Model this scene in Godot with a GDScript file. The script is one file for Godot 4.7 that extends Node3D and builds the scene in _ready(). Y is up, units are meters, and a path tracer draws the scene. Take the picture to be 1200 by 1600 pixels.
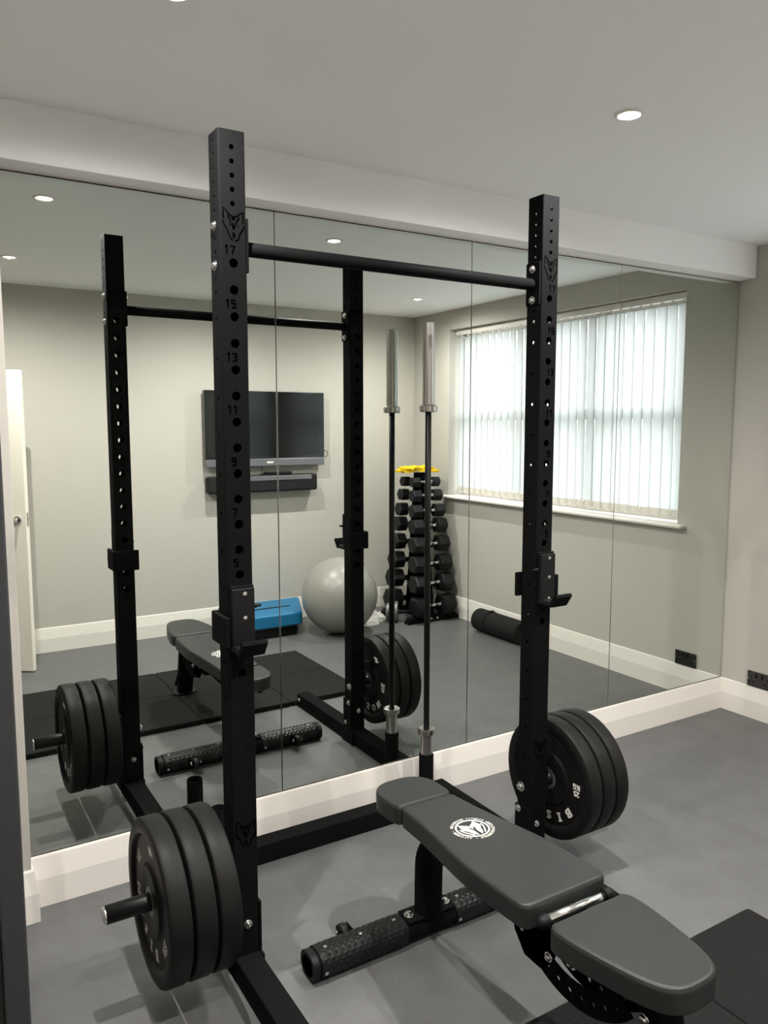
extends Node3D

# ---------------------------------------------------------------- mesh builder
class MB:
	var st := SurfaceTool.new()
	var xf := Transform3D.IDENTITY
	var base := Transform3D.IDENTITY
	func _init(b := Transform3D.IDENTITY):
		base = b
		st.begin(Mesh.PRIMITIVE_TRIANGLES)
	func at(t: Transform3D) -> MB:
		xf = t
		return self
	func v(p: Vector3, n: Vector3, uv := Vector2.ZERO):
		var t := base * xf
		st.set_normal((t.basis * n).normalized())
		st.set_uv(uv)
		st.add_vertex(t * p)
	# a,b,c counter-clockwise seen from outside
	func tri(a: Vector3, b: Vector3, c: Vector3):
		var n := (b - a).cross(c - a)
		if n.length() < 1e-14:
			return
		n = n.normalized()
		v(a, n); v(c, n); v(b, n)
	func quad(a: Vector3, b: Vector3, c: Vector3, d: Vector3):
		tri(a, b, c)
		tri(a, c, d)
	func quadn(a: Vector3, b: Vector3, c: Vector3, d: Vector3, na: Vector3, nb: Vector3, nc: Vector3, nd: Vector3, ua := Vector2.ZERO, ub := Vector2.ZERO, uc := Vector2.ZERO, ud := Vector2.ZERO):
		v(a, na, ua); v(c, nc, uc); v(b, nb, ub)
		v(a, na, ua); v(d, nd, ud); v(c, nc, uc)
	func mesh() -> ArrayMesh:
		return st.commit()
	# box with rounded edges: centre, size, radius, segments
	func rbox(c: Vector3, s: Vector3, r := 0.003, n := 1):
		var h := s * 0.5
		r = minf(r, minf(h.x, minf(h.y, h.z)) * 0.999)
		for ax in 3:
			for sg in [-1.0, 1.0]:
				var ua: int = (ax + 1) % 3
				var va: int = (ax + 2) % 3
				var lu := lat(h[ua], r, n)
				var lv := lat(h[va], r, n)
				for i in lu.size() - 1:
					for j in lv.size() - 1:
						var P := []
						for q in [[i, j], [i + 1, j], [i + 1, j + 1], [i, j + 1]]:
							var p := Vector3.ZERO
							p[ax] = sg * h[ax]
							p[ua] = lu[q[0]]
							p[va] = lv[q[1]]
							var inner := Vector3(clampf(p.x, -(h.x - r), h.x - r), clampf(p.y, -(h.y - r), h.y - r), clampf(p.z, -(h.z - r), h.z - r))
							var e := p - inner
							e = e.normalized()
							P.append([c + inner + e * r, e])
						if sg > 0:
							quadn(P[0][0], P[1][0], P[2][0], P[3][0], P[0][1], P[1][1], P[2][1], P[3][1])
						else:
							quadn(P[0][0], P[3][0], P[2][0], P[1][0], P[0][1], P[3][1], P[2][1], P[1][1])
	func lat(h: float, r: float, n: int) -> Array:
		var a := []
		for k in range(n, -1, -1):
			a.append(-(h - r) - r * tan(PI / 4 * k / n))
		for k in range(0, n + 1):
			a.append((h - r) + r * tan(PI / 4 * k / n))
		return a
	func box(a: Vector3, b: Vector3):
		var c := (a + b) * 0.5
		var h := (b - a).abs() * 0.5
		for ax in 3:
			for sg in [-1.0, 1.0]:
				var u := Vector3.ZERO
				var w := Vector3.ZERO
				var n := Vector3.ZERO
				n[ax] = sg * h[ax]
				u[(ax + 1) % 3] = h[(ax + 1) % 3]
				w[(ax + 2) % 3] = h[(ax + 2) % 3] * sg
				quad(c + n - u - w, c + n + u - w, c + n + u + w, c + n - u + w)
	# revolve [r, y] profile (listed bottom to top on the outside) about local y
	func lathe(prof: Array, seg := 24, sharp := 0.7):
		var m := prof.size() - 1
		var sn := []
		for i in m:
			var d := Vector2(prof[i + 1][0] - prof[i][0], prof[i + 1][1] - prof[i][1])
			sn.append(Vector2(d.y, -d.x).normalized())
		for i in m:
			var n0: Vector2 = sn[i]
			var n1: Vector2 = sn[i]
			if i > 0 and sn[i - 1].dot(sn[i]) > sharp:
				n0 = (sn[i - 1] + sn[i]).normalized()
			if i < m - 1 and sn[i + 1].dot(sn[i]) > sharp:
				n1 = (sn[i + 1] + sn[i]).normalized()
			for k in seg:
				var a := TAU * k / seg
				var b := TAU * (k + 1) / seg
				var ca := Vector3(cos(a), 0, -sin(a))
				var cb := Vector3(cos(b), 0, -sin(b))
				var y0 := Vector3(0, prof[i][1], 0)
				var y1 := Vector3(0, prof[i + 1][1], 0)
				var r0: float = prof[i][0]
				var r1: float = prof[i + 1][0]
				var U := Vector3.UP
				quadn(ca * r0 + y0, cb * r0 + y0, cb * r1 + y1, ca * r1 + y1, ca * n0.x + U * n0.y, cb * n0.x + U * n0.y, cb * n1.x + U * n1.y, ca * n1.x + U * n1.y)
	func rod(a: Vector3, b: Vector3, r: float, seg := 16, ch := 0.0015, r2 := -1.0):
		var keep := xf
		xf = xf * along(a, b)
		var L := a.distance_to(b)
		if r2 < 0:
			r2 = r
		lathe([[0.0, 0.0], [r - ch, 0.0], [r, ch], [r2, L - ch], [r2 - ch, L], [0.0, L]], seg)
		xf = keep
	static func along(a: Vector3, b: Vector3) -> Transform3D:
		var y := (b - a).normalized()
		var x := y.cross(Vector3.FORWARD if absf(y.z) < 0.9 else Vector3.RIGHT).normalized()
		return Transform3D(Basis(x, y, x.cross(y)), a)
	# sweep a closed section (Vector2 list, counter-clockwise) along a path; up = section's y at the start
	func sweep(path: Array, sec: Array, up := Vector3.UP, caps := true, closed := false):
		var m := sec.size()
		var N := path.size()
		var rings := []
		var u := up
		var dist := 0.0
		var per := [0.0]
		for j in m:
			per.append(per[j] + sec[j].distance_to(sec[(j + 1) % m]))
		for i in N:
			var t: Vector3
			if closed:
				t = (path[(i + 1) % N] - path[(i - 1 + N) % N]).normalized()
			else:
				t = (path[mini(i + 1, N - 1)] - path[maxi(i - 1, 0)]).normalized()
			u = (u - t * u.dot(t)).normalized()
			var s := u.cross(t)
			if i > 0:
				dist += path[i].distance_to(path[i - 1])
			var ring := []
			for j in m:
				var e0: Vector2 = (sec[j] - sec[(j - 1 + m) % m]).normalized()
				var e1: Vector2 = (sec[(j + 1) % m] - sec[j]).normalized()
				var n0 := Vector2(e0.y, -e0.x)
				var n1 := Vector2(e1.y, -e1.x)
				var na := n0
				var nb := n1
				if n0.dot(n1) > 0.6:
					na = (n0 + n1).normalized()
					nb = na
				ring.append([path[i] + s * sec[j].x + u * sec[j].y, s * na.x + u * na.y, s * nb.x + u * nb.y, dist])
			rings.append(ring)
		for i in (N if closed else N - 1):
			var A: Array = rings[i]
			var Bq: Array = rings[(i + 1) % N]
			for j in m:
				var k := (j + 1) % m
				quadn(A[j][0], A[k][0], Bq[k][0], Bq[j][0], A[j][2], A[k][1], Bq[k][1], Bq[j][2],
					Vector2(A[j][3], per[j]), Vector2(A[j][3], per[j + 1]), Vector2(Bq[j][3], per[j + 1]), Vector2(Bq[j][3], per[j]))
		if caps and not closed:
			var idx := Geometry2D.triangulate_polygon(PackedVector2Array(sec))
			for q in range(0, idx.size(), 3):
				var a: Vector3 = rings[0][idx[q]][0]
				var b: Vector3 = rings[0][idx[q + 1]][0]
				var c: Vector3 = rings[0][idx[q + 2]][0]
				var t0: Vector3 = (path[0] - path[1])
				if (b - a).cross(c - a).dot(t0) > 0: tri(a, b, c)
				else: tri(a, c, b)
				a = rings[N - 1][idx[q]][0]
				b = rings[N - 1][idx[q + 1]][0]
				c = rings[N - 1][idx[q + 2]][0]
				t0 = path[N - 1] - path[N - 2]
				if (b - a).cross(c - a).dot(t0) > 0: tri(a, b, c)
				else: tri(a, c, b)
	# extrude a polygon given in (x, z), from y0 to y1, with rounded rims
	func slab(poly: Array, y0: float, y1: float, r := 0.0, n := 1, r_low := -1.0):
		if r_low < 0: r_low = r
		var m := poly.size()
		var area := 0.0
		for i in m:
			area += poly[i].cross(poly[(i + 1) % m])
		var P := poly.duplicate()
		if area < 0: P.reverse()
		var nn := []
		for i in m:
			var e0: Vector2 = (P[i] - P[(i - 1 + m) % m]).normalized()
			var e1: Vector2 = (P[(i + 1) % m] - P[i]).normalized()
			var a := Vector2(e0.y, -e0.x)
			var b := Vector2(e1.y, -e1.x)
			nn.append([a, b, (a + b) / maxf(0.35, 1.0 + a.dot(b))])
		var lay := []
		if r_low > 0:
			for k in range(0, n + 1):
				var t := PI / 2 * k / n
				lay.append([r_low * (1 - sin(t)), y0 + r_low * (1 - cos(t)), Vector2(sin(t), -cos(t))])
		else:
			lay.append([0.0, y0, Vector2(1, 0)])
		if r > 0:
			for k in range(0, n + 1):
				var t := PI / 2 * k / n
				lay.append([r * (1 - cos(t)), y1 - r * (1 - sin(t)), Vector2(cos(t), sin(t))])
		else:
			lay.append([0.0, y1, Vector2(1, 0)])
		var pt := func(i: int, L: Array) -> Vector3:
			var q: Vector2 = P[i] - nn[i][2] * L[0]
			return Vector3(q.x, L[1], q.y)
		for k in lay.size() - 1:
			for i in m:
				var j := (i + 1) % m
				var na: Vector2 = nn[i][1]
				var nb: Vector2 = nn[j][0]
				if nn[i][0].dot(nn[i][1]) > 0.5: na = (nn[i][0] + nn[i][1]).normalized()
				if nn[j][0].dot(nn[j][1]) > 0.5: nb = (nn[j][0] + nn[j][1]).normalized()
				var l0: Vector2 = lay[k][2]
				var l1: Vector2 = lay[k + 1][2]
				quadn(pt.call(i, lay[k]), pt.call(i, lay[k + 1]), pt.call(j, lay[k + 1]), pt.call(j, lay[k]),
					Vector3(na.x * l0.x, l0.y, na.y * l0.x), Vector3(na.x * l1.x, l1.y, na.y * l1.x), Vector3(nb.x * l1.x, l1.y, nb.y * l1.x), Vector3(nb.x * l0.x, l0.y, nb.y * l0.x))
		for side in 2:
			var L: Array = lay[0] if side == 0 else lay[lay.size() - 1]
			var cp := PackedVector2Array()
			for i in m: cp.append(P[i] - nn[i][2] * L[0])
			var idx := Geometry2D.triangulate_polygon(cp)
			if idx.is_empty():
				var cc := Vector2.ZERO
				for q in cp: cc += q / m
				cp.append(cc)
				for i in m: idx.append_array([i, (i + 1) % m, m])
			for q in range(0, idx.size(), 3):
				var a := Vector3(cp[idx[q]].x, L[1], cp[idx[q]].y)
				var b := Vector3(cp[idx[q + 1]].x, L[1], cp[idx[q + 1]].y)
				var c := Vector3(cp[idx[q + 2]].x, L[1], cp[idx[q + 2]].y)
				var up := (b - a).cross(c - a).y > 0
				if up == (side == 1): tri(a, b, c)
				else: tri(a, c, b)
	# a sheet u0..u1 by v0..v1 with one column of round holes [v, r(, u)], mapped by f(u, v, w); w from 0 (face) to -t
	func holed(f: Callable, u0: float, u1: float, v0: float, v1: float, holes: Array, t: float, seg := 16, stretch := 1.0):
		var edges := [v0]
		for i in holes.size() - 1:
			edges.append((holes[i][0] + holes[i + 1][0]) * 0.5)
		edges.append(v1)
		for i in holes.size():
			var h: Array = holes[i]
			var uc: float = h[2] if h.size() > 2 else (u0 + u1) * 0.5
			var c := Vector2(uc, h[0])
			var lo := Vector2(u0, edges[i]) - c
			var hi := Vector2(u1, edges[i + 1]) - c
			var angs := []
			for k in seg: angs.append(TAU * k / seg)
			for q in [Vector2(lo.x, lo.y), Vector2(hi.x, lo.y), Vector2(hi.x, hi.y), Vector2(lo.x, hi.y)]:
				angs.append(fposmod(q.angle(), TAU))
			angs.sort()
			for k in angs.size():
				var a: float = angs[k]
				var b: float = angs[(k + 1) % angs.size()]
				var da := Vector2(cos(a), sin(a))
				var db := Vector2(cos(b), sin(b))
				if absf(angle_difference(a, b)) < 1e-5: continue
				var ra := c + da * reach(da, lo, hi)
				var rb := c + db * reach(db, lo, hi)
				var ha: Vector2 = c + da * h[1] * Vector2(1, stretch)
				var hb: Vector2 = c + db * h[1] * Vector2(1, stretch)
				quad(f.call(ha.x, ha.y, 0.0), f.call(ra.x, ra.y, 0.0), f.call(rb.x, rb.y, 0.0), f.call(hb.x, hb.y, 0.0))
				quad(f.call(hb.x, hb.y, -t), f.call(rb.x, rb.y, -t), f.call(ra.x, ra.y, -t), f.call(ha.x, ha.y, -t))
				quad(f.call(ha.x, ha.y, 0.0), f.call(hb.x, hb.y, 0.0), f.call(hb.x, hb.y, -t), f.call(ha.x, ha.y, -t))
	func reach(d: Vector2, lo: Vector2, hi: Vector2) -> float:
		var k := 1e9
		if d.x > 1e-9: k = minf(k, hi.x / d.x)
		if d.x < -1e-9: k = minf(k, lo.x / d.x)
		if d.y > 1e-9: k = minf(k, hi.y / d.y)
		if d.y < -1e-9: k = minf(k, lo.y / d.y)
		return k
	# flat stroke in the local xy plane, raised along z from 0 to t
	func stroke(pts: Array, w: float, t: float, closed := false):
		var N := pts.size()
		var L := []
		var R := []
		for i in N:
			var d: Vector2
			if closed: d = (pts[(i + 1) % N] - pts[(i - 1 + N) % N]).normalized()
			else: d = (pts[mini(i + 1, N - 1)] - pts[maxi(i - 1, 0)]).normalized()
			var n := Vector2(-d.y, d.x) * w * 0.5
			L.append(pts[i] + n)
			R.append(pts[i] - n)
		for i in (N if closed else N - 1):
			var j := (i + 1) % N
			plate([R[i], R[j], L[j], L[i]], t)
	func plate(P: Array, t: float):
		var m := P.size()
		var area := 0.0
		for i in m: area += P[i].cross(P[(i + 1) % m])
		var Q := P.duplicate()
		if area < 0: Q.reverse()
		var idx := Geometry2D.triangulate_polygon(PackedVector2Array(Q))
		for q in range(0, idx.size(), 3):
			var a := Vector3(Q[idx[q]].x, Q[idx[q]].y, t)
			var b := Vector3(Q[idx[q + 1]].x, Q[idx[q + 1]].y, t)
			var c := Vector3(Q[idx[q + 2]].x, Q[idx[q + 2]].y, t)
			if (b - a).cross(c - a).z > 0: tri(a, b, c)
			else: tri(a, c, b)
		for i in m:
			var p: Vector2 = Q[i]
			var r: Vector2 = Q[(i + 1) % m]
			quad(Vector3(p.x, p.y, 0), Vector3(r.x, r.y, 0), Vector3(r.x, r.y, t), Vector3(p.x, p.y, t))
	# letters of height h in the local xy plane, centred, raised along z
	func text(s: String, h: float, t: float, bold := true, squeeze := 1.0):
		var tm := TextMesh.new()
		var fo := SystemFont.new()
		fo.font_names = PackedStringArray(["Droid Sans"])
		fo.font_weight = 700 if bold else 400
		var fv := FontVariation.new()
		fv.base_font = fo
		fv.variation_embolden = 0.0
		tm.font = fv
		tm.text = s
		tm.font_size = 64
		tm.pixel_size = 0.01
		tm.depth = 0.02
		tm.curve_step = 4.0
		if tm.get_surface_count() == 0: return
		var bb := tm.get_aabb()
		var k := h / maxf(bb.size.y, 0.001)
		var B := Basis.from_scale(Vector3(k * squeeze, k, t / maxf(bb.size.z, 1e-5)))
		var c := bb.get_center()
		var A := tm.get_mesh_arrays()
		var keep := xf
		for o in ([Vector2.ZERO, Vector2(0.03, 0.0), Vector2(-0.03, 0.0), Vector2(0, 0.025), Vector2(0, -0.025)] if bold else [Vector2.ZERO]):
			xf = keep * Transform3D(B, Vector3(-c.x * k * squeeze + o.x * h, -c.y * k + o.y * h, t * 0.5))
			for q in A[Mesh.ARRAY_INDEX]: v(A[Mesh.ARRAY_VERTEX][q], A[Mesh.ARRAY_NORMAL][q])
		xf = keep
	# stencil digits drawn as strokes, height h
	func digits(s: String, h: float, t: float):
		var G := {"0": [[-2, 3, -2, -3, 2, -3, 2, 3, -2, 3]], "1": [[-1.6, 2.2, 0.2, 4, 0.2, -4]], "3": [[-2.2, 3.6, 1.9, 3.6, 1.9, 0.2, -0.6, 0.2], [1.9, 0.2, 1.9, -3.6, -2.2, -3.6]], "5": [[2.2, 3.6, -1.8, 3.6, -1.8, 0.6, 1.6, 0.6, 2.0, -0.2, 2.0, -2.9, 1.4, -3.6, -2.2, -3.6]],
			"7": [[-2.3, 3.6, 2.0, 3.6, -0.4, -4]], "9": [[2.0, 0.4, -1.8, 0.4, -1.8, 3.6, 2.0, 3.6, 2.0, -3.6, -1.8, -3.6]]}
		var k := h / 8.0
		for i in s.length():
			var x0 := (i - (s.length() - 1) / 2.0) * 6.0
			for line in G[s[i]]:
				var p := []
				for j in range(0, line.size(), 2): p.append(Vector2((line[j] + x0) * k, line[j + 1] * k))
				for j in p.size() - 1:
					var d: Vector2 = (p[j + 1] - p[j]).normalized() * k * 0.65
					stroke([p[j] - (d if j > 0 else Vector2.ZERO), p[j + 1] + (d if j < p.size() - 2 else Vector2.ZERO)], 1.45 * k, t)

# ---------------------------------------------------------------- scene helpers
var used := {}
var M := {}
var org := Vector3.ZERO      # base of the thing under construction

func numbered(n: String) -> String:
	if not used.has(n):
		used[n] = 0
		return n
	used[n] += 1
	return "%s_%03d" % [n, used[n]]

func tag(o: Node3D, label := "", category := "", group := "", kind := ""):
	if label: o.set_meta("label", label)
	if category: o.set_meta("category", category)
	if group: o.set_meta("group", group)
	if kind: o.set_meta("kind", kind)

func thing(n: String, label: String, category: String, at: Vector3, group := "") -> Node3D:
	var o := Node3D.new()
	o.name = numbered(n)
	add_child(o)
	o.position = at
	tag(o, label, category, group)
	org = at
	return o

func mb() -> MB:
	return MB.new(Transform3D(Basis.IDENTITY, -org))

func part(n: String, m: MB, mat: Material, parent: Node3D) -> MeshInstance3D:
	return place(n, m.mesh(), mat, parent)

func place(n: String, mesh: Mesh, mat: Material, parent: Node3D, t := Transform3D.IDENTITY) -> MeshInstance3D:
	var o := MeshInstance3D.new()
	o.name = n
	o.mesh = mesh
	o.material_override = mat
	o.transform = t
	parent.add_child(o, true)
	return o

func struct(n: String, m: MB, mat: Material, parent: Node3D = null) -> MeshInstance3D:
	var o := place(n, m.mesh(), mat, parent if parent else self)
	if parent == null: o.set_meta("kind", "structure")
	return o

func dup(o: Node3D, n: String, at: Vector3, label: String, turn := 0.0) -> Node3D:
	var c: Node3D = o.duplicate()
	c.name = numbered(n)
	add_child(c)
	c.position = at
	c.rotation.y = turn
	c.set_meta("label", label)
	return c

func mat(n: String, c: Color, rough := 0.6, metal := 0.0, spec := 0.5) -> StandardMaterial3D:
	var m := StandardMaterial3D.new()
	m.resource_name = n
	m.albedo_color = c
	m.roughness = rough
	m.metallic = metal
	m.metallic_specular = spec
	m.cull_mode = BaseMaterial3D.CULL_DISABLED
	M[n] = m
	return m

func noise_img(size: int, freq: float, sd: int, oct := 3) -> Image:
	var f := FastNoiseLite.new()
	f.seed = sd
	f.noise_type = FastNoiseLite.TYPE_SIMPLEX_SMOOTH
	f.frequency = freq
	f.fractal_octaves = oct
	var im := f.get_seamless_image(size, size)
	return im

func normal_from(im: Image, strength: float) -> ImageTexture:
	var c: Image = im.duplicate()
	c.convert(Image.FORMAT_RGBA8)
	c.bump_map_to_normal_map(strength)
	return ImageTexture.create_from_image(c)

func tint_from(im: Image, lo: Color, hi: Color, gamma := 1.0) -> ImageTexture:
	var w := im.get_width()
	var out := Image.create(w, w, false, Image.FORMAT_RGB8)
	for y in w:
		for x in w:
			out.set_pixel(x, y, lo.lerp(hi, pow(im.get_pixel(x, y).r, gamma)))
	return ImageTexture.create_from_image(out)

func triplanar(m: StandardMaterial3D, s: float, world := true):
	m.uv1_triplanar = true
	m.uv1_world_triplanar = world
	m.uv1_scale = Vector3(s, s, s)

func add_normal(m: StandardMaterial3D, t: Texture2D, s: float):
	m.normal_enabled = true
	m.normal_texture = t
	m.normal_scale = s

func arc(c: Vector2, r: float, a0: float, a1: float, n: int) -> Array:
	var o := []
	for i in n + 1:
		var a := deg_to_rad(lerpf(a0, a1, float(i) / n))
		o.append(c + Vector2(cos(a), sin(a)) * r)
	return o

func round_rect(w: float, h: float, r: float, n := 4) -> Array:
	var o := []
	o += arc(Vector2(w / 2 - r, -h / 2 + r), r, -90, 0, n)
	o += arc(Vector2(w / 2 - r, h / 2 - r), r, 0, 90, n)
	o += arc(Vector2(-w / 2 + r, h / 2 - r), r, 90, 180, n)
	o += arc(Vector2(-w / 2 + r, -h / 2 + r), r, 180, 270, n)
	return o

func circle(r: float, n: int) -> Array:
	var o := []
	for i in n: o.append(Vector2(cos(TAU * i / n), sin(TAU * i / n)) * r)
	return o

func mirror_poly(half: Array) -> Array:   # half outline with x >= 0, top to bottom; mirrored to the other side
	var o := half.duplicate()
	for i in range(half.size() - 1, -1, -1):
		if absf(half[i].x) > 1e-6: o.append(Vector2(-half[i].x, half[i].y))
	return o

func smooth_poly(p: Array, it := 2) -> Array:
	for k in it:
		var o := []
		for i in p.size():
			var a: Vector2 = p[i]
			var b: Vector2 = p[(i + 1) % p.size()]
			o.append(a.lerp(b, 0.25))
			o.append(a.lerp(b, 0.75))
		p = o
	return p

func facing(p: Vector3, dir: Vector3) -> Transform3D:      # local y along dir
	return MB.along(p, p + dir)

func bolt(parent: Node3D, p: Vector3, dir: Vector3, k := 1.0, called := "bolt"):
	place(called, bolt_mesh, M.chrome, parent, Transform3D(facing(Vector3.ZERO, dir).basis.scaled(Vector3(k, k, k)), p - org))

var bolt_mesh: ArrayMesh
var screw_mesh: ArrayMesh

# ---------------------------------------------------------------- measures of the room
const XR := 3.97      # right wall
const XL := -0.85     # left wall
const ZT := 3.222     # wall with the television
const HC := 2.578     # ceiling
const LX := 0.7816    # left upright
const RX := 1.9137    # right upright
const UZ := 0.6687    # both uprights
const UW := 0.075

func _ready():
	# ---- camera, sky, lamps, exposure
	var cam := Camera3D.new()
	cam.name = "camera"
	add_child(cam)
	var yaw := 0.5486
	var pit := -0.1093
	var eye := Vector3(0, 1.6201, 2.7531)
	cam.look_at_from_position(eye, eye + Vector3(sin(yaw) * cos(pit), sin(pit), -cos(yaw) * cos(pit)))
	cam.fov = rad_to_deg(2.0 * atan(800.0 / 1228.0))
	cam.near = 0.05
	cam.current = true
	var we := WorldEnvironment.new()
	we.name = "environment"
	var env := Environment.new()
	var sky := Sky.new()
	var sm := ProceduralSkyMaterial.new()
	sm.sky_top_color = Color(0.86, 0.89, 0.93)
	sm.sky_horizon_color = Color(0.95, 0.965, 0.98)
	sm.ground_bottom_color = Color(0.55, 0.57, 0.57)
	sm.ground_horizon_color = Color(0.78, 0.80, 0.80)
	sm.sky_energy_multiplier = 1.9
	sm.ground_energy_multiplier = 1.6
	sky.sky_material = sm
	env.background_mode = Environment.BG_SKY
	env.sky = sky
	env.tonemap_mode = Environment.TONE_MAPPER_LINEAR
	env.tonemap_exposure = 2.5
	env.sdfgi_enabled = true
	env.ssao_enabled = true
	env.ssil_enabled = true
	we.environment = env
	add_child(we)

	materials()
	shared_meshes()
	room()
	mirrors()
	window()
	doors()
	rack()
	plates()
	barbell()
	mats()
	bench()
	screen_wall()
	corner()
	lamps()
	socket()

# ---------------------------------------------------------------- materials
func materials():
	var fine := noise_img(256, 0.05, 3)
	var fine_n := normal_from(fine, 3.0)
	var coarse := noise_img(256, 0.015, 9, 4)
	var m := mat("wall_paint", Color(0.71, 0.694, 0.662), 0.75, 0, 0.3)
	add_normal(m, fine_n, 0.05); triplanar(m, 3.0)
	m = mat("ceiling_paint", Color(0.945, 0.945, 0.94), 0.8, 0, 0.25)
	add_normal(m, fine_n, 0.04); triplanar(m, 3.0)
	mat("gloss_white", Color(0.87, 0.85, 0.82), 0.35)
	m = mat("floor_vinyl", Color(1, 1, 1), 0.42, 0, 0.45)
	m.albedo_texture = tint_from(coarse, Color(0.33, 0.33, 0.33), Color(0.365, 0.365, 0.365))
	add_normal(m, fine_n, 0.12); triplanar(m, 1.3)
	mat("mirror", Color(0.885, 0.905, 0.885), 0.0, 1.0)
	mat("mirror_back", Color(0.10, 0.10, 0.10), 0.6)
	m = mat("black_metal", Color(0.068, 0.068, 0.070), 0.6, 0, 0.10)
	add_normal(m, fine_n, 0.10); triplanar(m, 9.0, false)
	mat("cut_black", Color(0.008, 0.008, 0.008), 0.95, 0, 0.0)
	m = mat("rubber", Color(0.085, 0.083, 0.08), 0.48, 0, 0.25)
	add_normal(m, fine_n, 0.10); triplanar(m, 6.0, false)
	mat("plastic", Color(0.065, 0.065, 0.065), 0.5, 0, 0.3)
	mat("print_white", Color(0.90, 0.89, 0.86), 0.55)
	mat("chrome", Color(0.86, 0.86, 0.85), 0.14, 1.0)
	mat("steel", Color(0.70, 0.69, 0.67), 0.26, 1.0)
	mat("bar_black", Color(0.06, 0.06, 0.06), 0.35, 0.2, 0.35)
	m = mat("leather", Color(0.15, 0.155, 0.153), 0.42, 0, 0.4)
	add_normal(m, normal_from(noise_img(256, 0.11, 21, 2), 2.5), 0.16); triplanar(m, 7.0, false)
	# rubber granulate with pale flecks
	var rg := RandomNumberGenerator.new()
	rg.seed = 77
	var im := Image.create(512, 512, false, Image.FORMAT_RGB8)
	for y in 512:
		for x in 512:
			var g := 0.055 + rg.randf() * 0.05
			im.set_pixel(x, y, Color(g, g, g))
	for i in 900:
		var g := rg.randf_range(0.2, 0.42)
		im.set_pixel(rg.randi() % 512, rg.randi() % 512, Color(g, g, g * 0.98))
	m = mat("granulate", Color(1, 1, 1), 0.85, 0, 0.3)
	m.albedo_texture = ImageTexture.create_from_image(im)
	add_normal(m, normal_from(noise_img(256, 0.2, 5, 2), 4.0), 0.4); triplanar(m, 2.2)
	mat("diamond_grip", Color(0.07, 0.07, 0.07), 0.32, 0, 0.35)
	mat("screen_glass", Color(0.03, 0.032, 0.035), 0.12, 0, 0.5)
	mat("bezel", Color(0.035, 0.035, 0.04), 0.1, 0, 0.6)
	mat("silver", Color(0.45, 0.45, 0.47), 0.35, 0.5)
	mat("speaker_cloth", Color(0.05, 0.05, 0.055), 0.9)
	m = mat("ball_vinyl", Color(0.53, 0.52, 0.495), 0.35, 0, 0.5)
	add_normal(m, fine_n, 0.06); triplanar(m, 4.0, false)
	mat("blue_plastic", Color(0.03, 0.39, 0.56), 0.4)
	m = mat("foam", Color(0.10, 0.10, 0.10), 0.8, 0, 0.3)
	add_normal(m, fine_n, 0.4); triplanar(m, 12.0, false)
	mat("hex_rubber", Color(0.075, 0.075, 0.08), 0.5, 0, 0.35)
	m = mat("yellow_cloth", Color(0.83, 0.68, 0.12), 0.9, 0, 0.2)
	add_normal(m, fine_n, 0.5); triplanar(m, 14.0, false)
	m = mat("white_cloth", Color(0.82, 0.81, 0.79), 0.95, 0, 0.2)
	add_normal(m, fine_n, 0.5); triplanar(m, 14.0, false)
	mat("grey_iron", Color(0.45, 0.45, 0.45), 0.4, 0.4)
	mat("door_white", Color(0.90, 0.87, 0.82), 0.5)
	mat("anthracite", Color(0.185, 0.19, 0.20), 0.5)
	mat("gasket", Color(0.06, 0.055, 0.05), 0.7)
	m = mat("pane", Color(0.9, 0.95, 0.95, 0.06), 0.0)
	m.transparency = BaseMaterial3D.TRANSPARENCY_ALPHA
	m = mat("slat_cloth", Color(0.50, 0.505, 0.505), 0.85, 0, 0.2)
	m.backlight_enabled = true
	m.backlight = Color(0.86, 0.86, 0.85)
	m = mat("slat_pocket", Color(0.74, 0.71, 0.67), 0.85, 0, 0.2)
	m.backlight_enabled = true
	m.backlight = Color(0.45, 0.44, 0.42)
	m = mat("lamp_glow", Color(1, 0.97, 0.92), 0.5)
	m.emission_enabled = true
	m.emission = Color(1.0, 0.93, 0.84)
	m.emission_energy_multiplier = 5.0

func shared_meshes():
	var b := MB.new()
	b.lathe([[0.0, 0.0], [0.0115, 0.0], [0.0120, 0.0012], [0.0115, 0.0022], [0.0082, 0.0024], [0.0080, 0.0058], [0.0066, 0.0078], [0.0038, 0.0088], [0.0, 0.009]], 16)
	bolt_mesh = b.mesh()
	b = MB.new()
	b.lathe([[0.0, 0.0], [0.0062, 0.0], [0.0062, 0.0012], [0.0050, 0.0022], [0.0022, 0.0022], [0.0018, 0.0012], [0.0, 0.0012]], 14)
	screw_mesh = b.mesh()

# ---------------------------------------------------------------- room
func skirting_profile() -> Array:      # (distance from wall, height)
	return [Vector2(0, 0), Vector2(0.018, 0), Vector2(0.018, 0.098), Vector2(0.0065, 0.171), Vector2(0.004, 0.176), Vector2(0, 0.1765)]

func skirting(n: String, a: Vector3, b: Vector3, out: Vector3):
	var m := MB.new()
	var sec := skirting_profile()
	var L := []
	for p in sec:
		L.append([a + out * p.x + Vector3.UP * p.y, b + out * p.x + Vector3.UP * p.y])
	var right := (b - a).cross(Vector3.UP).dot(out) > 0
	for i in sec.size() - 1:
		if right: m.quad(L[i][0], L[i][1], L[i + 1][1], L[i + 1][0])
		else: m.quad(L[i][0], L[i + 1][0], L[i + 1][1], L[i][1])
	for e in 2:
		for i in range(1, sec.size() - 1):
			m.tri(L[0][e], L[i][e], L[i + 1][e])
	struct(n, m, M.gloss_white)

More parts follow.
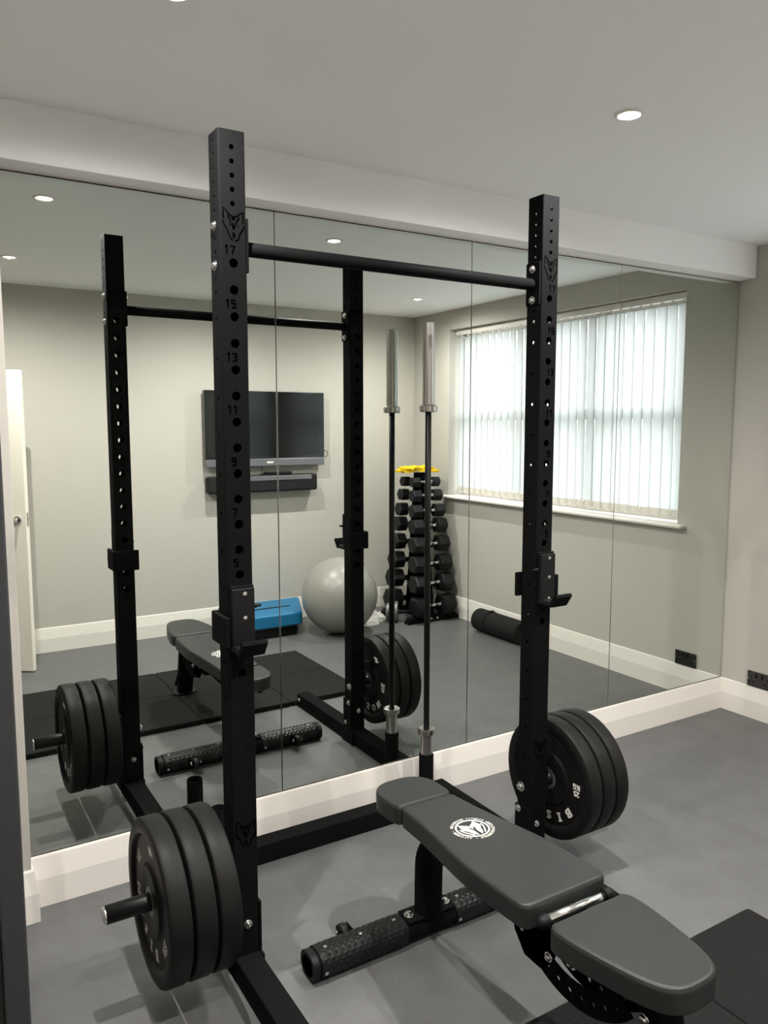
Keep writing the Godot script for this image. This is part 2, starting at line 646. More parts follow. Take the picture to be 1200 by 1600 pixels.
func room():
	var m := MB.new()
	m.box(Vector3(XL - 0.15, -0.12, -0.2), Vector3(XR + 0.3, 0, ZT + 1.4))
	struct("floor", m, M.floor_vinyl)
	m = MB.new()
	m.box(Vector3(XL - 0.15, HC, -0.2), Vector3(XR + 0.3, HC + 0.15, ZT + 0.14))
	struct("ceiling", m, M.ceiling_paint)
	m = MB.new()
	m.box(Vector3(XL - 0.15, 0, -0.2), Vector3(XR + 0.3, HC, -0.007))
	struct("wall_front", m, M.wall_paint)
	m = MB.new()
	m.box(Vector3(XL - 0.15, 0, -0.007), Vector3(XL, HC, ZT + 1.4))
	struct("wall_left", m, M.wall_paint)
	# right wall round the window opening
	m = MB.new()
	var w0 := 0.344
	var w1 := 2.688
	var y0 := 1.03
	var y1 := 2.418
	m.box(Vector3(XR, 0, -0.007), Vector3(XR + 0.28, y0, ZT + 0.14))
	m.box(Vector3(XR, y1, -0.007), Vector3(XR + 0.28, HC, ZT + 0.14))
	m.box(Vector3(XR, y0, -0.007), Vector3(XR + 0.28, y1, w0))
	m.box(Vector3(XR, y0, w1), Vector3(XR + 0.28, y1, ZT + 0.14))
	struct("wall_right", m, M.wall_paint)
	# wall with the television, with the doorway beside the camera
	m = MB.new()
	m.box(Vector3(0.035, 0, ZT), Vector3(XR, HC, ZT + 0.14))
	m.box(Vector3(XL, 0, ZT), Vector3(-0.745, HC, ZT + 0.14))
	m.box(Vector3(-0.745, 2.02, ZT), Vector3(0.035, HC, ZT + 0.14))
	struct("wall_back", m, M.wall_paint)
	m = MB.new()
	m.box(Vector3(XL, 0, ZT + 1.25), Vector3(0.75, HC, ZT + 1.4))
	m.box(Vector3(0.6, 0, ZT + 0.14), Vector3(0.75, HC, ZT + 1.25))
	m.box(Vector3(XL, 2.4, ZT + 0.14), Vector3(0.6, HC, ZT + 1.25))
	struct("wall_hall", m, M.wall_paint)
	# boxed-in bulkhead over the mirrors and the pier at their left end
	m = MB.new()
	m.rbox(Vector3((XL + XR) / 2, (2.408 + HC + 0.004) / 2, 0.0434), Vector3(XR - XL, HC - 2.408 + 0.004, 0.1008), 0.003, 2)
	struct("trim_1", m, M.ceiling_paint)
	m = MB.new()
	m.rbox(Vector3((XL + 0.2825) / 2, 1.2, 0.0365), Vector3(0.2825 - XL, 2.42, 0.087), 0.003, 2)
	struct("wall_pier", m, M.wall_paint)
	m = MB.new()   # painted margin between the mirrors and the bulkhead
	m.box(Vector3(0.2825, 2.4035, -0.007), Vector3(XR, 2.408, 0.003))
	struct("trim_2", m, M.gloss_white)
	skirting("baseboard_front", Vector3(0.2825, 0, 0), Vector3(XR, 0, 0), Vector3(0, 0, 1))
	skirting("baseboard_right", Vector3(XR, 0, 0), Vector3(XR, 0, ZT), Vector3(-1, 0, 0))
	skirting("baseboard_back", Vector3(0.11, 0, ZT), Vector3(XR, 0, ZT), Vector3(0, 0, -1))
	skirting("baseboard_left", Vector3(XL, 0, 0.08), Vector3(XL, 0, ZT), Vector3(1, 0, 0))
	# skirting that wraps the pier
	m = MB.new()
	var pr := skirting_profile()
	var ring := []
	for p in pr:
		ring.append([Vector3(XL, p.y, 0.08 + p.x), Vector3(0.2825 + p.x, p.y, 0.08 + p.x), Vector3(0.2825 + p.x, p.y, 0.0)])
	for i in pr.size() - 1:
		for k in 2:
			m.quad(ring[i][k], ring[i][k + 1], ring[i + 1][k + 1], ring[i + 1][k])
	struct("baseboard_pier", m, M.gloss_white)

func mirrors():
	var xs := [0.2845, 1.2105, 2.1240, 3.0390, XR - 0.006]
	var nm := ["leftmost tall mirror panel beside the white pier, reflecting the door", "second mirror panel from the left, behind the pull-up bar, reflecting the television",
		"third mirror panel from the left, behind the upright barbell and the right rack post", "rightmost mirror panel against the corner, reflecting the bright window blind"]
	for i in 4:
		var o := thing("mirror_panel", nm[i], "mirror", Vector3((xs[i] + xs[i + 1]) / 2, 0.178, 0), "mirror panels along the wall")
		var w: float = xs[i + 1] - xs[i] - 0.0024
		var m := mb()
		m.rbox(Vector3((xs[i] + xs[i + 1]) / 2, (0.1808 + 2.3995) / 2, -0.0030), Vector3(w, 2.3995 - 0.1808, 0.006), 0.0016, 1)
		part("glass", m, M.mirror, o)
		m = mb()
		m.box(Vector3(xs[i] + 0.0002, 0.1772, -0.0069), Vector3(xs[i + 1] - 0.0002, 2.4034, -0.0061))
		part("backing", m, M.mirror_back, o)

# ---------------------------------------------------------------- window and blind
func window():
	var w0 := 0.344
	var w1 := 2.688
	var y0 := 1.03
	var y1 := 2.418
	org = Vector3(XR, y0, (w0 + w1) / 2)
	var o := Node3D.new()
	o.name = "window_1"
	o.position = org
	add_child(o)
	o.set_meta("kind", "structure")
	var X := XR + 0.20
	var m := mb()
	var fw := 0.055
	m.rbox(Vector3(X, y0 + fw / 2, (w0 + w1) / 2), Vector3(0.06, fw, w1 - w0), 0.004)
	m.rbox(Vector3(X, y1 - fw / 2, (w0 + w1) / 2), Vector3(0.06, fw, w1 - w0), 0.004)
	m.rbox(Vector3(X, (y0 + y1) / 2, w0 + fw / 2), Vector3(0.06, y1 - y0, fw), 0.004)
	m.rbox(Vector3(X, (y0 + y1) / 2, w1 - fw / 2), Vector3(0.06, y1 - y0, fw), 0.004)
	part("window_frame", m, M.gloss_white, o)
	var zs := [w0 + fw, lerpf(w0, w1, 0.345), lerpf(w0, w1, 0.655), w1 - fw]
	for k in [1, 2]:
		m = mb()
		m.rbox(Vector3(X, (y0 + y1) / 2, zs[k]), Vector3(0.06, y1 - y0 - 2 * fw, 0.09), 0.004)
		part("mullion", m, M.gloss_white, o)
	var ym := 1.70
	for k in 3:
		m = mb()
		m.rbox(Vector3(X, ym, (zs[k] + zs[k + 1]) / 2), Vector3(0.055, 0.075, zs[k + 1] - zs[k]), 0.004)
		part("transom", m, M.gloss_white, o)
		for j in 2:
			m = mb()
			var a: float = y0 + fw if j == 0 else ym + 0.03
			var b: float = ym - 0.03 if j == 0 else y1 - fw
			m.quad(Vector3(X, a, zs[k]), Vector3(X, a, zs[k + 1]), Vector3(X, b, zs[k + 1]), Vector3(X, b, zs[k]))
			part("pane", m, M.pane, o)
	m = mb()
	m.rbox(Vector3(XR + 0.07, 1.019, (0.285 + 2.745) / 2), Vector3(0.24, 0.026, 2.745 - 0.285), 0.0125, 4)
	part("window_sill", m, M.gloss_white, o)
	# vertical blind
	var bl := thing("vertical_blind", "white vertical slat blind drawn across the wide window", "blind", Vector3(XR + 0.075, y1 - 0.003, (w0 + w1) / 2))
	var bx := XR + 0.075
	m = mb()
	m.rbox(Vector3(bx, y1 - 0.024, (w0 + w1) / 2), Vector3(0.042, 0.04, w1 - w0 - 0.03), 0.004)
	part("headrail", m, M.gloss_white, bl)
	var N := 28
	var span := w1 - w0 - 0.06
	var pitch := span / N
	var sl := MB.new()
	var po := MB.new()
	var top := 2.355
	var bot := 1.105
	var cols := 6
	for layer in [[sl, bot, top], [po, 1.048, bot]]:
		for i in cols:
			var za := lerpf(-0.0445, 0.0445, float(i) / cols)
			var zb := lerpf(-0.0445, 0.0445, float(i + 1) / cols)
			var xa := 0.006 * (1 - pow(za / 0.0445, 2))
			var xb := 0.006 * (1 - pow(zb / 0.0445, 2))
			var na := Vector3(-1, 0, -0.27 * za / 0.0445).normalized()
			var nb := Vector3(-1, 0, -0.27 * zb / 0.0445).normalized()
			var lo: float = layer[1]
			var hi: float = layer[2]
			layer[0].quadn(Vector3(-xa, lo, za), Vector3(-xb, lo, zb), Vector3(-xb, hi, zb), Vector3(-xa, hi, za), na, nb, nb, na)
	var slm := sl.mesh()
	var pom := po.mesh()
	var hk := MB.new()
	hk.rbox(Vector3(0, 2.368, 0), Vector3(0.006, 0.03, 0.02), 0.002)
	hk.rbox(Vector3(-0.001, 2.352, 0), Vector3(0.005, 0.008, 0.085), 0.002)
	var hkm := hk.mesh()
	var rg := RandomNumberGenerator.new()
	rg.seed = 5
	for i in N:
		var z := w0 + 0.03 + pitch * (i + 0.5)
		var t := Transform3D(Basis(Vector3.UP, deg_to_rad(5.0 + rg.randf_range(-3.5, 3.5))), Vector3(bx, 0, z) - org)
		var s := place("slat", slm, M.slat_cloth, bl, t)
		place("weight_pocket", pom, M.slat_pocket, s)
		place("hanger", hkm, M.gloss_white, s)
	for side in [-1.0, 1.0]:      # bead chains looping from pocket to pocket
		m = mb()
		var path := []
		for i in N - 1:
			var z := w0 + 0.03 + pitch * (i + 0.5)
			for k in 6:
				var t := k / 6.0
				path.append(Vector3(bx + side * 0.017, 1.088 - 0.034 * 4 * t * (1 - t), z + pitch * t))
		m.sweep(path, circle(0.0013, 5), Vector3.RIGHT)
		part("bead_chain", m, M.print_white, bl)

# ---------------------------------------------------------------- doors
func doors():
	# white door leaf, swung open towards the television wall
	org = Vector3(0.035, 0, ZT - 0.02)
	var o := Node3D.new()
	o.name = "door_1"
	o.position = org
	add_child(o)
	o.set_meta("kind", "structure")
	var free := Vector3(0.668, 0, 2.775)
	var d := (free - org)
	d.y = 0
	var L := d.length()
	o.rotation.y = atan2(-d.z, d.x)
	var m := MB.new()
	m.rbox(Vector3(L / 2, 0.008 + 0.982, 0), Vector3(L, 1.965, 0.04), 0.002)
	place("leaf", m.mesh(), M.door_white, o)
	for s in [1.0, -1.0]:
		m = MB.new()
		m.at(MB.along(Vector3(L - 0.055, 1.015, s * 0.02), Vector3(L - 0.055, 1.015, s * 0.08)))
		m.lathe([[0.0, 0.0], [0.026, 0.0], [0.026, 0.005], [0.022, 0.009], [0.011, 0.011], [0.010, 0.05], [0.0, 0.05]], 20)
		m.at(Transform3D.IDENTITY)
		m.rod(Vector3(L - 0.055, 1.015, s * 0.066), Vector3(L - 0.17, 1.012, s * 0.066), 0.0095, 14, 0.004)
		place("door_handle", m.mesh(), M.chrome, o)
	m = MB.new()
	m.rbox(Vector3(L, 1.015, 0), Vector3(0.003, 0.09, 0.024), 0.0008)
	m.rbox(Vector3(L + 0.003, 1.02, 0), Vector3(0.006, 0.02, 0.014), 0.001)
	place("latch_plate", m.mesh(), M.chrome, o)
	m = MB.new()     # door lining and architrave
	for x in [-0.745, 0.035]:
		var sg := 1.0 if x > -0.5 else -1.0
		m.rbox(Vector3(x + sg * 0.034, 1.04, ZT - 0.008), Vector3(0.068, 2.08, 0.016), 0.004)
		m.rbox(Vector3(x - sg * 0.012, 1.005, ZT + 0.07), Vector3(0.024, 2.01, 0.14), 0.002)
	m.rbox(Vector3(-0.355, 2.05, ZT - 0.008), Vector3(0.916, 0.068, 0.016), 0.004)
	m.rbox(Vector3(-0.355, 2.008, ZT + 0.07), Vector3(0.78, 0.024, 0.14), 0.002)
	struct("trim_3", m, M.gloss_white)
	# anthracite framed glass door standing close to the camera at the left
	org = Vector3(XL + 0.02, 0, 1.2)
	o = Node3D.new()
	o.name = "door_2"
	o.position = org
	add_child(o)
	o.set_meta("kind", "structure")
	var x1 := 0.148
	m = mb()
	m.rbox(Vector3(x1 - 0.022, 1.03, 1.2), Vector3(0.044, 2.04, 0.05), 0.005, 2)
	m.rbox(Vector3(XL + 0.045, 1.03, 1.2), Vector3(0.05, 2.04, 0.05), 0.005, 2)
	m.rbox(Vector3((XL + x1) / 2, 0.07, 1.2), Vector3(x1 - XL - 0.09, 0.12, 0.05), 0.005, 2)
	m.rbox(Vector3((XL + x1) / 2, 2.01, 1.2), Vector3(x1 - XL - 0.09, 0.08, 0.05), 0.005, 2)
	m.rbox(Vector3((XL + x1) / 2, 0.985, 1.2), Vector3(x1 - XL - 0.09, 0.09, 0.05), 0.005, 2)
	part("door_frame", m, M.anthracite, o)
	for q in [[0.13, 0.94], [1.03, 1.97]]:
		for gx in [x1 - 0.050, XL + 0.076]:
			m = mb()
			m.rbox(Vector3(gx, (q[0] + q[1]) / 2, 1.2), Vector3(0.014, q[1] - q[0], 0.036), 0.003)
			part("gasket", m, M.gasket, o)
		m = mb()
		m.box(Vector3(XL + 0.08, q[0], 1.197), Vector3(x1 - 0.054, q[1], 1.203))
		part("pane", m, M.screen_glass, o)

# ---------------------------------------------------------------- power rack
func wolf(m: MB, c: Vector3, s: float):
	# cut-out head of a wolf, in strokes
	m.at(Transform3D(Basis.IDENTITY, c))
	var k := 0.000109 * s
	var f := func(a: Array) -> Array:
		var o := []
		for i in range(0, a.size(), 2): o.append(Vector2((a[i] - 590) * k, (640 - a[i + 1]) * k))
		return o
	var t := 0.0006
	m.stroke(f.call([345, 530, 335, 400, 335, 270, 420, 350, 510, 440, 590, 462, 680, 455, 760, 385, 842, 325, 842, 450, 830, 600]), 34 * k, t)
	m.stroke(f.call([440, 430, 475, 495, 520, 550]), 36 * k, t)
	m.stroke(f.call([740, 470, 715, 520, 685, 560]), 36 * k, t)
	m.stroke(f.call([500, 560, 545, 650, 588, 760]), 26 * k, t)
	m.stroke(f.call([680, 560, 640, 650, 600, 760]), 30 * k, t)
	m.stroke(f.call([583, 600, 586, 690, 590, 760]), 30 * k, t)
	m.plate(f.call([540, 480, 640, 480, 630, 540, 590, 560, 550, 540]), t)
	m.plate(f.call([560, 850, 590, 820, 635, 870, 640, 930, 600, 970, 560, 930]), t)
	m.stroke(f.call([320, 575, 345, 650, 395, 725, 445, 800, 475, 900, 510, 970, 570, 1015]), 32 * k, t)
	m.stroke(f.call([855, 640, 862, 700, 800, 790, 750, 860, 730, 950, 690, 1010, 630, 1025]), 36 * k, t)
	m.plate(f.call([485, 640, 515, 640, 510, 675, 490, 670]), t)
	m.plate(f.call([685, 655, 715, 655, 710, 695, 690, 690]), t)
	m.at(Transform3D.IDENTITY)

func upright(o: Node3D, cx: float, lbl_dx: float):
	var h := UW / 2
	var rr := 0.005
	var T := 2.3887
	var big := []
	for n in range(1, 18): big.append([2.051 - 0.0702 * (17 - n), 0.0125])
	var front := big.duplicate()
	for k in range(4, -1, -1): front.append([2.348 - 0.036 * k, 0.0068])
	var side := []
	for k in range(14, 0, -1): side.append([1.9054 - 0.1058 * k, 0.0058])
	for y in [1.9054, 1.9759, 2.0105, 2.0463, 2.0812, 2.1173, 2.1499, 2.1885, 2.2244, 2.2605, 2.2962, 2.3317, 2.3671]: side.append([y, 0.0058])
	var m := mb()
	var b := h - rr
	var z := UZ
	m.holed(func(u, v, w): return Vector3(cx + u, v, z + h + w), -b, b, 0.0, T, front, 0.003)
	m.holed(func(u, v, w): return Vector3(cx - u, v, z - h - w), -b, b, 0.0, T, front, 0.003)
	m.holed(func(u, v, w): return Vector3(cx - h - w, v, z + u), -b, b, 0.0, T, side, 0.003)
	m.holed(func(u, v, w): return Vector3(cx + h + w, v, z - u), -b, b, 0.0, T, side, 0.003)
	for q in [[1, 1, 0], [-1, 1, 90], [-1, -1, 180], [1, -1, 270]]:   # rounded corners
		var a := arc(Vector2(0, 0), 1.0, q[2], q[2] + 90, 4)
		for i in 4:
			var n0 := Vector3(a[i].x, 0, a[i].y)
			var n1 := Vector3(a[i + 1].x, 0, a[i + 1].y)
			var c := Vector3(cx + q[0] * b, 0, z + q[1] * b)
			var up := Vector3(0, T, 0)
			m.quadn(c + n0 * rr, c + n0 * rr + up, c + n1 * rr + up, c + n1 * rr, n0, n0, n1, n1)
	var u := part("upright", m, M.black_metal, o)
	m = mb()
	m.at(Transform3D(Basis.IDENTITY, Vector3(cx, 0, z)))
	m.slab(round_rect(UW, UW, rr), T, T + 0.0025, 0.0012, 2)
	part("end_cap", m, M.plastic, u)
	for i in range(5, 18, 2):
		m = mb()
		m.at(Transform3D(Basis.IDENTITY, Vector3(cx + lbl_dx, 2.051 - 0.0702 * (17 - i) + 0.0335, z + h)))
		m.digits(str(i), 0.0215, 0.0006)
		part("number", m, M.cut_black, u)
	for y in [2.1515, 0.4515]:
		m = mb()
		wolf(m, Vector3(cx + 0.001, y, z + h), 1.0)
		part("wolf_head_cutout", m, M.cut_black, u)
	for y in [2.1515, 0.4515]:
		m = mb()
		m.base = m.base * Transform3D(Basis(Vector3.UP, PI), Vector3(cx, y, z - h))
		wolf(m, Vector3.ZERO, 1.0)
		part("wolf_head_cutout", m, M.cut_black, u)

func rack():
	var o := thing("power_rack", "tall black steel half rack with numbered uprights and pull-up bar", "power rack", Vector3((LX + RX) / 2, 0, UZ))
	upright(o, LX, -0.011)
	upright(o, RX, 0.009)
	var h := UW / 2
	var m: MB
	for s in [[LX, 1.0], [RX, -1.0]]:
		var cx: float = s[0]
		var inn: float = s[1]           # towards the middle of the rack
		m = mb()
		m.rbox(Vector3(cx, 0.0375, 0.669), Vector3(UW, 0.075, 1.233), 0.005, 2)
		var leg := part("base_leg", m, M.black_metal, o)
		for z in [0.0517, 1.2863]:
			m = mb()
			m.rbox(Vector3(cx, 0.0375, z), Vector3(UW - 0.012, 0.063, 0.004), 0.0015)
			part("end_cap", m, M.plastic, leg)
		for z in [1.255, 1.07, 0.30, 0.45, 0.90]:
			if z == 1.255: bolt(leg, Vector3(cx + inn * h, 0.045, z), Vector3(inn, 0, 0))
			else:
				m = mb()
				m.at(facing(Vector3(cx + inn * (h + 0.0002), 0.040, z), Vector3(inn, 0, 0)))
				m.lathe([[0.0, 0.0], [0.0085, 0.0], [0.0085, 0.0003], [0.0, 0.0003]], 14)
				part("bolt_hole", m, M.cut_black, leg)
		# foot bracket on the inner side, bolted through
		m = mb()
		m.rbox(Vector3(cx + inn * (h + 0.004), 0.152, UZ), Vector3(0.008, 0.155, UW + 0.004), 0.002)
		m.rbox(Vector3(cx + inn * (h + 0.004), 0.0375, UZ), Vector3(0.008, 0.077, 0.12), 0.002)
		var br := part("foot_bracket", m, M.black_metal, o)
		bolt(br, Vector3(cx + inn * (h + 0.008), 0.216, UZ - 0.02), Vector3(inn, 0, 0), 1.15)
		bolt(br, Vector3(cx + inn * (h + 0.008), 0.105, UZ + 0.012), Vector3(inn, 0, 0))
		bolt(br, Vector3(cx + inn * h, 0.299, UZ - 0.016), Vector3(inn, 0, 0), 1.6)
		bolt(br, Vector3(cx + (0.003 if inn > 0 else -0.005), 0.1705, UZ + h), Vector3(0, 0, 1), 1.1)
		bolt(br, Vector3(cx + 0.003, 0.1705, UZ - h), Vector3(0, 0, -1), 1.1)
		# storage peg for plates on the outer side
		m = mb()
		m.rbox(Vector3(cx - inn * (h + 0.005), 0.31, UZ), Vector3(0.01, 0.12, 0.075), 0.002)
		m.rod(Vector3(cx - inn * (h + 0.008), 0.31, UZ), Vector3(cx - inn * 0.388, 0.31, UZ), 0.0248, 28, 0.003)
		var peg := part("storage_peg", m, M.bar_black, o)
		m = mb()
		m.at(facing(Vector3(cx - inn * 0.3875, 0.31, UZ), Vector3(-inn, 0, 0)))
		m.lathe([[0.0, 0.0], [0.0225, 0.0], [0.0225, 0.003], [0.019, 0.005], [0.012, 0.0045], [0.0, 0.004]], 28)
		part("peg_cap", m, M.chrome, peg)
		# pull-up bar flange with two bolts
		m = mb()
		m.rbox(Vector3(cx + inn * (h + 0.004), 2.101, UZ), Vector3(0.008, 0.142, 0.068), 0.003, 2)
		var fl := part("bar_flange", m, M.black_metal, o)
		for y in [2.1499, 2.0463]:
			bolt(fl, Vector3(cx + inn * (h + 0.008), y, UZ), Vector3(inn, 0, 0), 1.15)
			bolt(fl, Vector3(cx - inn * h, y, UZ), Vector3(-inn, 0, 0), 1.15)
		# tube that holds a barbell on end
		var hx: float = 0.9005 if inn > 0 else 1.807
		m = mb()
		m.at(Transform3D(Basis.IDENTITY, Vector3(hx, 0.07, 0.1375)))
		m.lathe([[0.027, 0.0], [0.0305, 0.0], [0.0305, 0.178], [0.0295, 0.18], [0.0275, 0.18], [0.0265, 0.178], [0.0265, 0.012], [0.0, 0.012]], 28)
		part("bar_holder", m, M.black_metal, o)
	m = mb()
	m.rbox(Vector3((LX + RX) / 2, 0.0375, 0.1275), Vector3(RX - LX - UW - 0.012, 0.075, UW), 0.005, 2)
	var cb := part("crossmember", m, M.black_metal, o)
	for s in [[LX, 1.0], [RX, -1.0]]:
		m = mb()
		m.rbox(Vector3(s[0] + s[1] * (h + 0.004), 0.0375, 0.1275), Vector3(0.008, 0.075, 0.15), 0.002)
		var fp := part("flange_plate", m, M.black_metal, o)
		for dz in [-0.055, 0.055]: bolt(fp, Vector3(s[0] + s[1] * (h + 0.008), 0.0375, 0.1275 + dz), Vector3(s[1], 0, 0))
	m = mb()
	m.rod(Vector3(LX + h + 0.006, 2.0985, UZ), Vector3(RX - h - 0.006, 2.0985, UZ), 0.0195, 28, 0.001)
	part("pull_up_bar", m, M.black_metal, o)
	jcup(LX, "black J-cup with rubber face on the left rack upright", 1.0)
	jcup(RX, "black J-cup with rubber face on the right rack upright", -1.0)

func jcup(cx: float, label: String, inn: float):
	var h := UW / 2
	var z := UZ + h
	var o := thing("barbell_hook", label, "barbell hook", Vector3(cx, 0.98, z), "J-cups hooked on the rack uprights")
	var m := mb()
	# sleeve round the upright
	m.rbox(Vector3(cx - inn * (h + 0.0085), 1.052, UZ + 0.002), Vector3(0.015, 0.086, UW + 0.038), 0.004, 2)
	m.rbox(Vector3(cx, 1.052, UZ - h - 0.011), Vector3(UW + 0.032, 0.086, 0.014), 0.004, 2)
	part("sleeve", m, M.black_metal, o)
	m = mb()
	m.rbox(Vector3(cx, 1.088, z + 0.0085), Vector3(0.070, 0.182, 0.011), 0.003, 2)
	m.rbox(Vector3(cx, 1.001, z + 0.040), Vector3(0.070, 0.010, 0.075), 0.003, 2)
	part("back_plate", m, M.black_metal, o)
	m = mb()
	m.rbox(Vector3(cx, 1.088, z + 0.019), Vector3(0.066, 0.170, 0.010), 0.003, 2)
	var pad := part("rubber_face", m, M.plastic, o)
	for y in [1.158, 1.090, 1.014]:
		place("screw", screw_mesh, M.chrome, pad, Transform3D(facing(Vector3.ZERO, Vector3(0, 0, 1)).basis, Vector3(cx + 0.004, y, z + 0.024) - org))
	# ledge with rubber liner and raised slanting lip
	m = mb()
	m.rbox(Vector3(cx, 1.009, z + 0.045), Vector3(0.060, 0.007, 0.050), 0.002)
	part("ledge_liner", m, M.plastic, o)
	m = mb()
	var sec := [Vector2(0.066, 0.996), Vector2(0.080, 0.996), Vector2(0.106, 1.034), Vector2(0.102, 1.043), Vector2(0.090, 1.041)]
	var L := []
	for p in sec: L.append([Vector3(cx - 0.036, p.y, z + p.x), Vector3(cx + 0.036, p.y, z + p.x)])
	for i in 5:
		var j := (i + 1) % 5
		m.quad(L[i][1], L[j][1], L[j][0], L[i][0])
	for i in range(1, 4):
		m.tri(L[0][1], L[i + 1][1], L[i][1])
		m.tri(L[0][0], L[i][0], L[i + 1][0])
	part("lip", m, M.black_metal, o)
	# locking pin through the side
	m = mb()
	m.rod(Vector3(cx + inn * 0.031, 1.118, z + 0.0085), Vector3(cx + inn * 0.046, 1.118, z + 0.0085), 0.0065, 16, 0.002)
	m.rod(Vector3(cx + inn * 0.044, 1.118, z + 0.0085), Vector3(cx + inn * 0.058, 1.118, z + 0.0085), 0.0045, 16, 0.0015)
	part("locking_pin", m, M.plastic, o)

# ---------------------------------------------------------------- bumper plates
func plate_mesh() -> ArrayMesh:
	var b := MB.new()
	var t := 0.031
	var pr := [[0.0262, -t + 0.006], [0.046, -t + 0.006], [0.050, -t + 0.004], [0.095, -t + 0.004], [0.104, -t + 0.0115], [0.176, -t + 0.0115], [0.183, -t + 0.002], [0.188, -t], [0.214, -t], [0.2225, -t + 0.004], [0.225, -t + 0.010],
		[0.225, t - 0.010], [0.2225, t - 0.004], [0.214, t], [0.188, t], [0.183, t - 0.002], [0.176, t - 0.0115], [0.104, t - 0.0115], [0.095, t - 0.004], [0.050, t - 0.004], [0.046, t - 0.006], [0.0262, t - 0.006], [0.0262, -t + 0.006]]
	b.lathe(pr, 72, 0.8)
	return b.mesh()

func plate_print(m: MB, face: float):
	# letters raised on the recessed ring of one face; face = +1 or -1 along local y
	var t := 0.031 - 0.0115
	var put := func(s: String, deg: float, r: float, h: float, inward: bool, sq := 1.0):
		var a := deg_to_rad(deg)
		# seen from outside: up on the page is -z for face +1
		var rad := Vector3(sin(a), 0, -cos(a) * face)
		var nrm := Vector3(0, face, 0)
		var up := -rad if inward else rad
		var xx := up.cross(nrm)
		m.at(Transform3D(Basis(xx, up, nrm), rad * r + nrm * t))
		m.text(s, h, 0.0012, true, sq)
	var word := ["B", "I", "S", "O", "N"]
	for i in 5:
		put.call(word[i], -46.0 + 23.0 * i, 0.143, 0.031, false, 1.2)
	var nrm := Vector3(0, face, 0)
	for s in [-1.0, 1.0]:
		for q in [["25", 0.0125], ["KG", -0.0125]]:
			m.at(Transform3D(Basis(Vector3(1, 0, 0), Vector3(0, 0, -face), nrm), Vector3(s * 0.142, t * face, -face * q[1])))
			m.text(q[0], 0.020, 0.0012)
	# small charging-animal emblem opposite the word
	var an := deg_to_rad(152.0)
	var rad := Vector3(sin(an), 0, -cos(an) * face)
	m.at(Transform3D(Basis(rad.cross(nrm), rad, nrm), rad * 0.143 + nrm * t))
	m.plate([Vector2(-0.020, -0.004), Vector2(-0.016, 0.008), Vector2(-0.006, 0.016), Vector2(0.003, 0.011), Vector2(0.014, 0.008), Vector2(0.020, 0.001), Vector2(0.018, -0.012), Vector2(0.013, -0.003), Vector2(0.002, -0.003), Vector2(-0.001, -0.014), Vector2(-0.006, -0.003), Vector2(-0.012, -0.014), Vector2(-0.014, -0.006)], 0.0012)
	m.stroke([Vector2(-0.020, 0.001), Vector2(-0.027, 0.005), Vector2(-0.026, 0.012)], 0.003, 0.0012)
	m.at(Transform3D.IDENTITY)

func plates():
	var pm := plate_mesh()
	var ring := MB.new()
	for s in [-1.0, 1.0]:
		ring.lathe([[0.0262, -0.0252], [0.0405, -0.0252], [0.0405, -0.0246]], 32) if s < 0 else ring.lathe([[0.0405, 0.0246], [0.0405, 0.0252], [0.0262, 0.0252]], 32)
	ring.lathe([[0.0256, 0.0252], [0.0256, -0.0252]], 32)
	var rm := ring.mesh()
	var prm := []
	for f in [-1.0, 1.0]:
		var b := MB.new()
		plate_print(b, f)
		prm.append(b.mesh())
	var Ls := [[0.5385, "outermost black 25 kg rubber plate of the three stored on the left upright", 150.0],
		[0.6050, "middle black rubber plate of the three stored on the left upright", 20.0],
		[0.6715, "black rubber plate pushed closest against the left upright", 75.0],
		[2.0180, "black 25 kg rubber plate pushed closest against the right upright", 182.0],
		[2.0845, "middle black rubber plate of the three stored on the right upright", 40.0],
		[2.1510, "outermost black rubber plate of the three on the right upright", 100.0]]
	for q in Ls:
		var o := thing("weight_plate", q[1], "weight plate", Vector3(q[0], 0.31, UZ), "bumper plates on the rack storage pegs")
		# local y along world -x (outer print at the left stack faces -x)
		var B := Basis(Vector3(0, 0, 1), Vector3(-1, 0, 0), Vector3(0, -1, 0)) * Basis(Vector3.UP, deg_to_rad(q[2]))
		o.basis = B
		place("disc", pm, M.rubber, o)
		place("hub_ring", rm, M.grey_iron, o)
		place("print", prm[0], M.print_white, o)
		place("print", prm[1], M.print_white, o)

# ---------------------------------------------------------------- barbell
func barbell():
	var X := 1.807
	var Z := 0.1375
	var o := thing("barbell", "black barbell with polished sleeves standing upright in its holder", "barbell", Vector3(X, 0.083, Z))
	var up := 0.083
	var c0 := 0.364      # top of the lower collar
	var c1 := c0 + 1.31
	var m := mb()
	m.rod(Vector3(X, c0 - 0.03, Z), Vector3(X, c1 + 0.03, Z), 0.0125, 24, 0.001)
	part("shaft", m, M.bar_black, o)
	for e in 2:
		m = mb()
		var a: float = c0 if e == 0 else c1
		var s := -1.0 if e == 0 else 1.0
		var L: float = c0 - up if e == 0 else 2.0267 - c1
		m.at(facing(Vector3(X, a, Z), Vector3(0, s, 0)))
		m.lathe([[0.0125, 0.001], [0.030, 0.0], [0.036, 0.002], [0.0365, 0.004], [0.0365, 0.023], [0.0345, 0.026], [0.027, 0.027], [0.0248, 0.030], [0.0248, L - 0.003], [0.0225, L], [0.012, L - 0.001], [0.0, L - 0.002]], 32, 0.96)
		part("sleeve", m, M.steel, o)

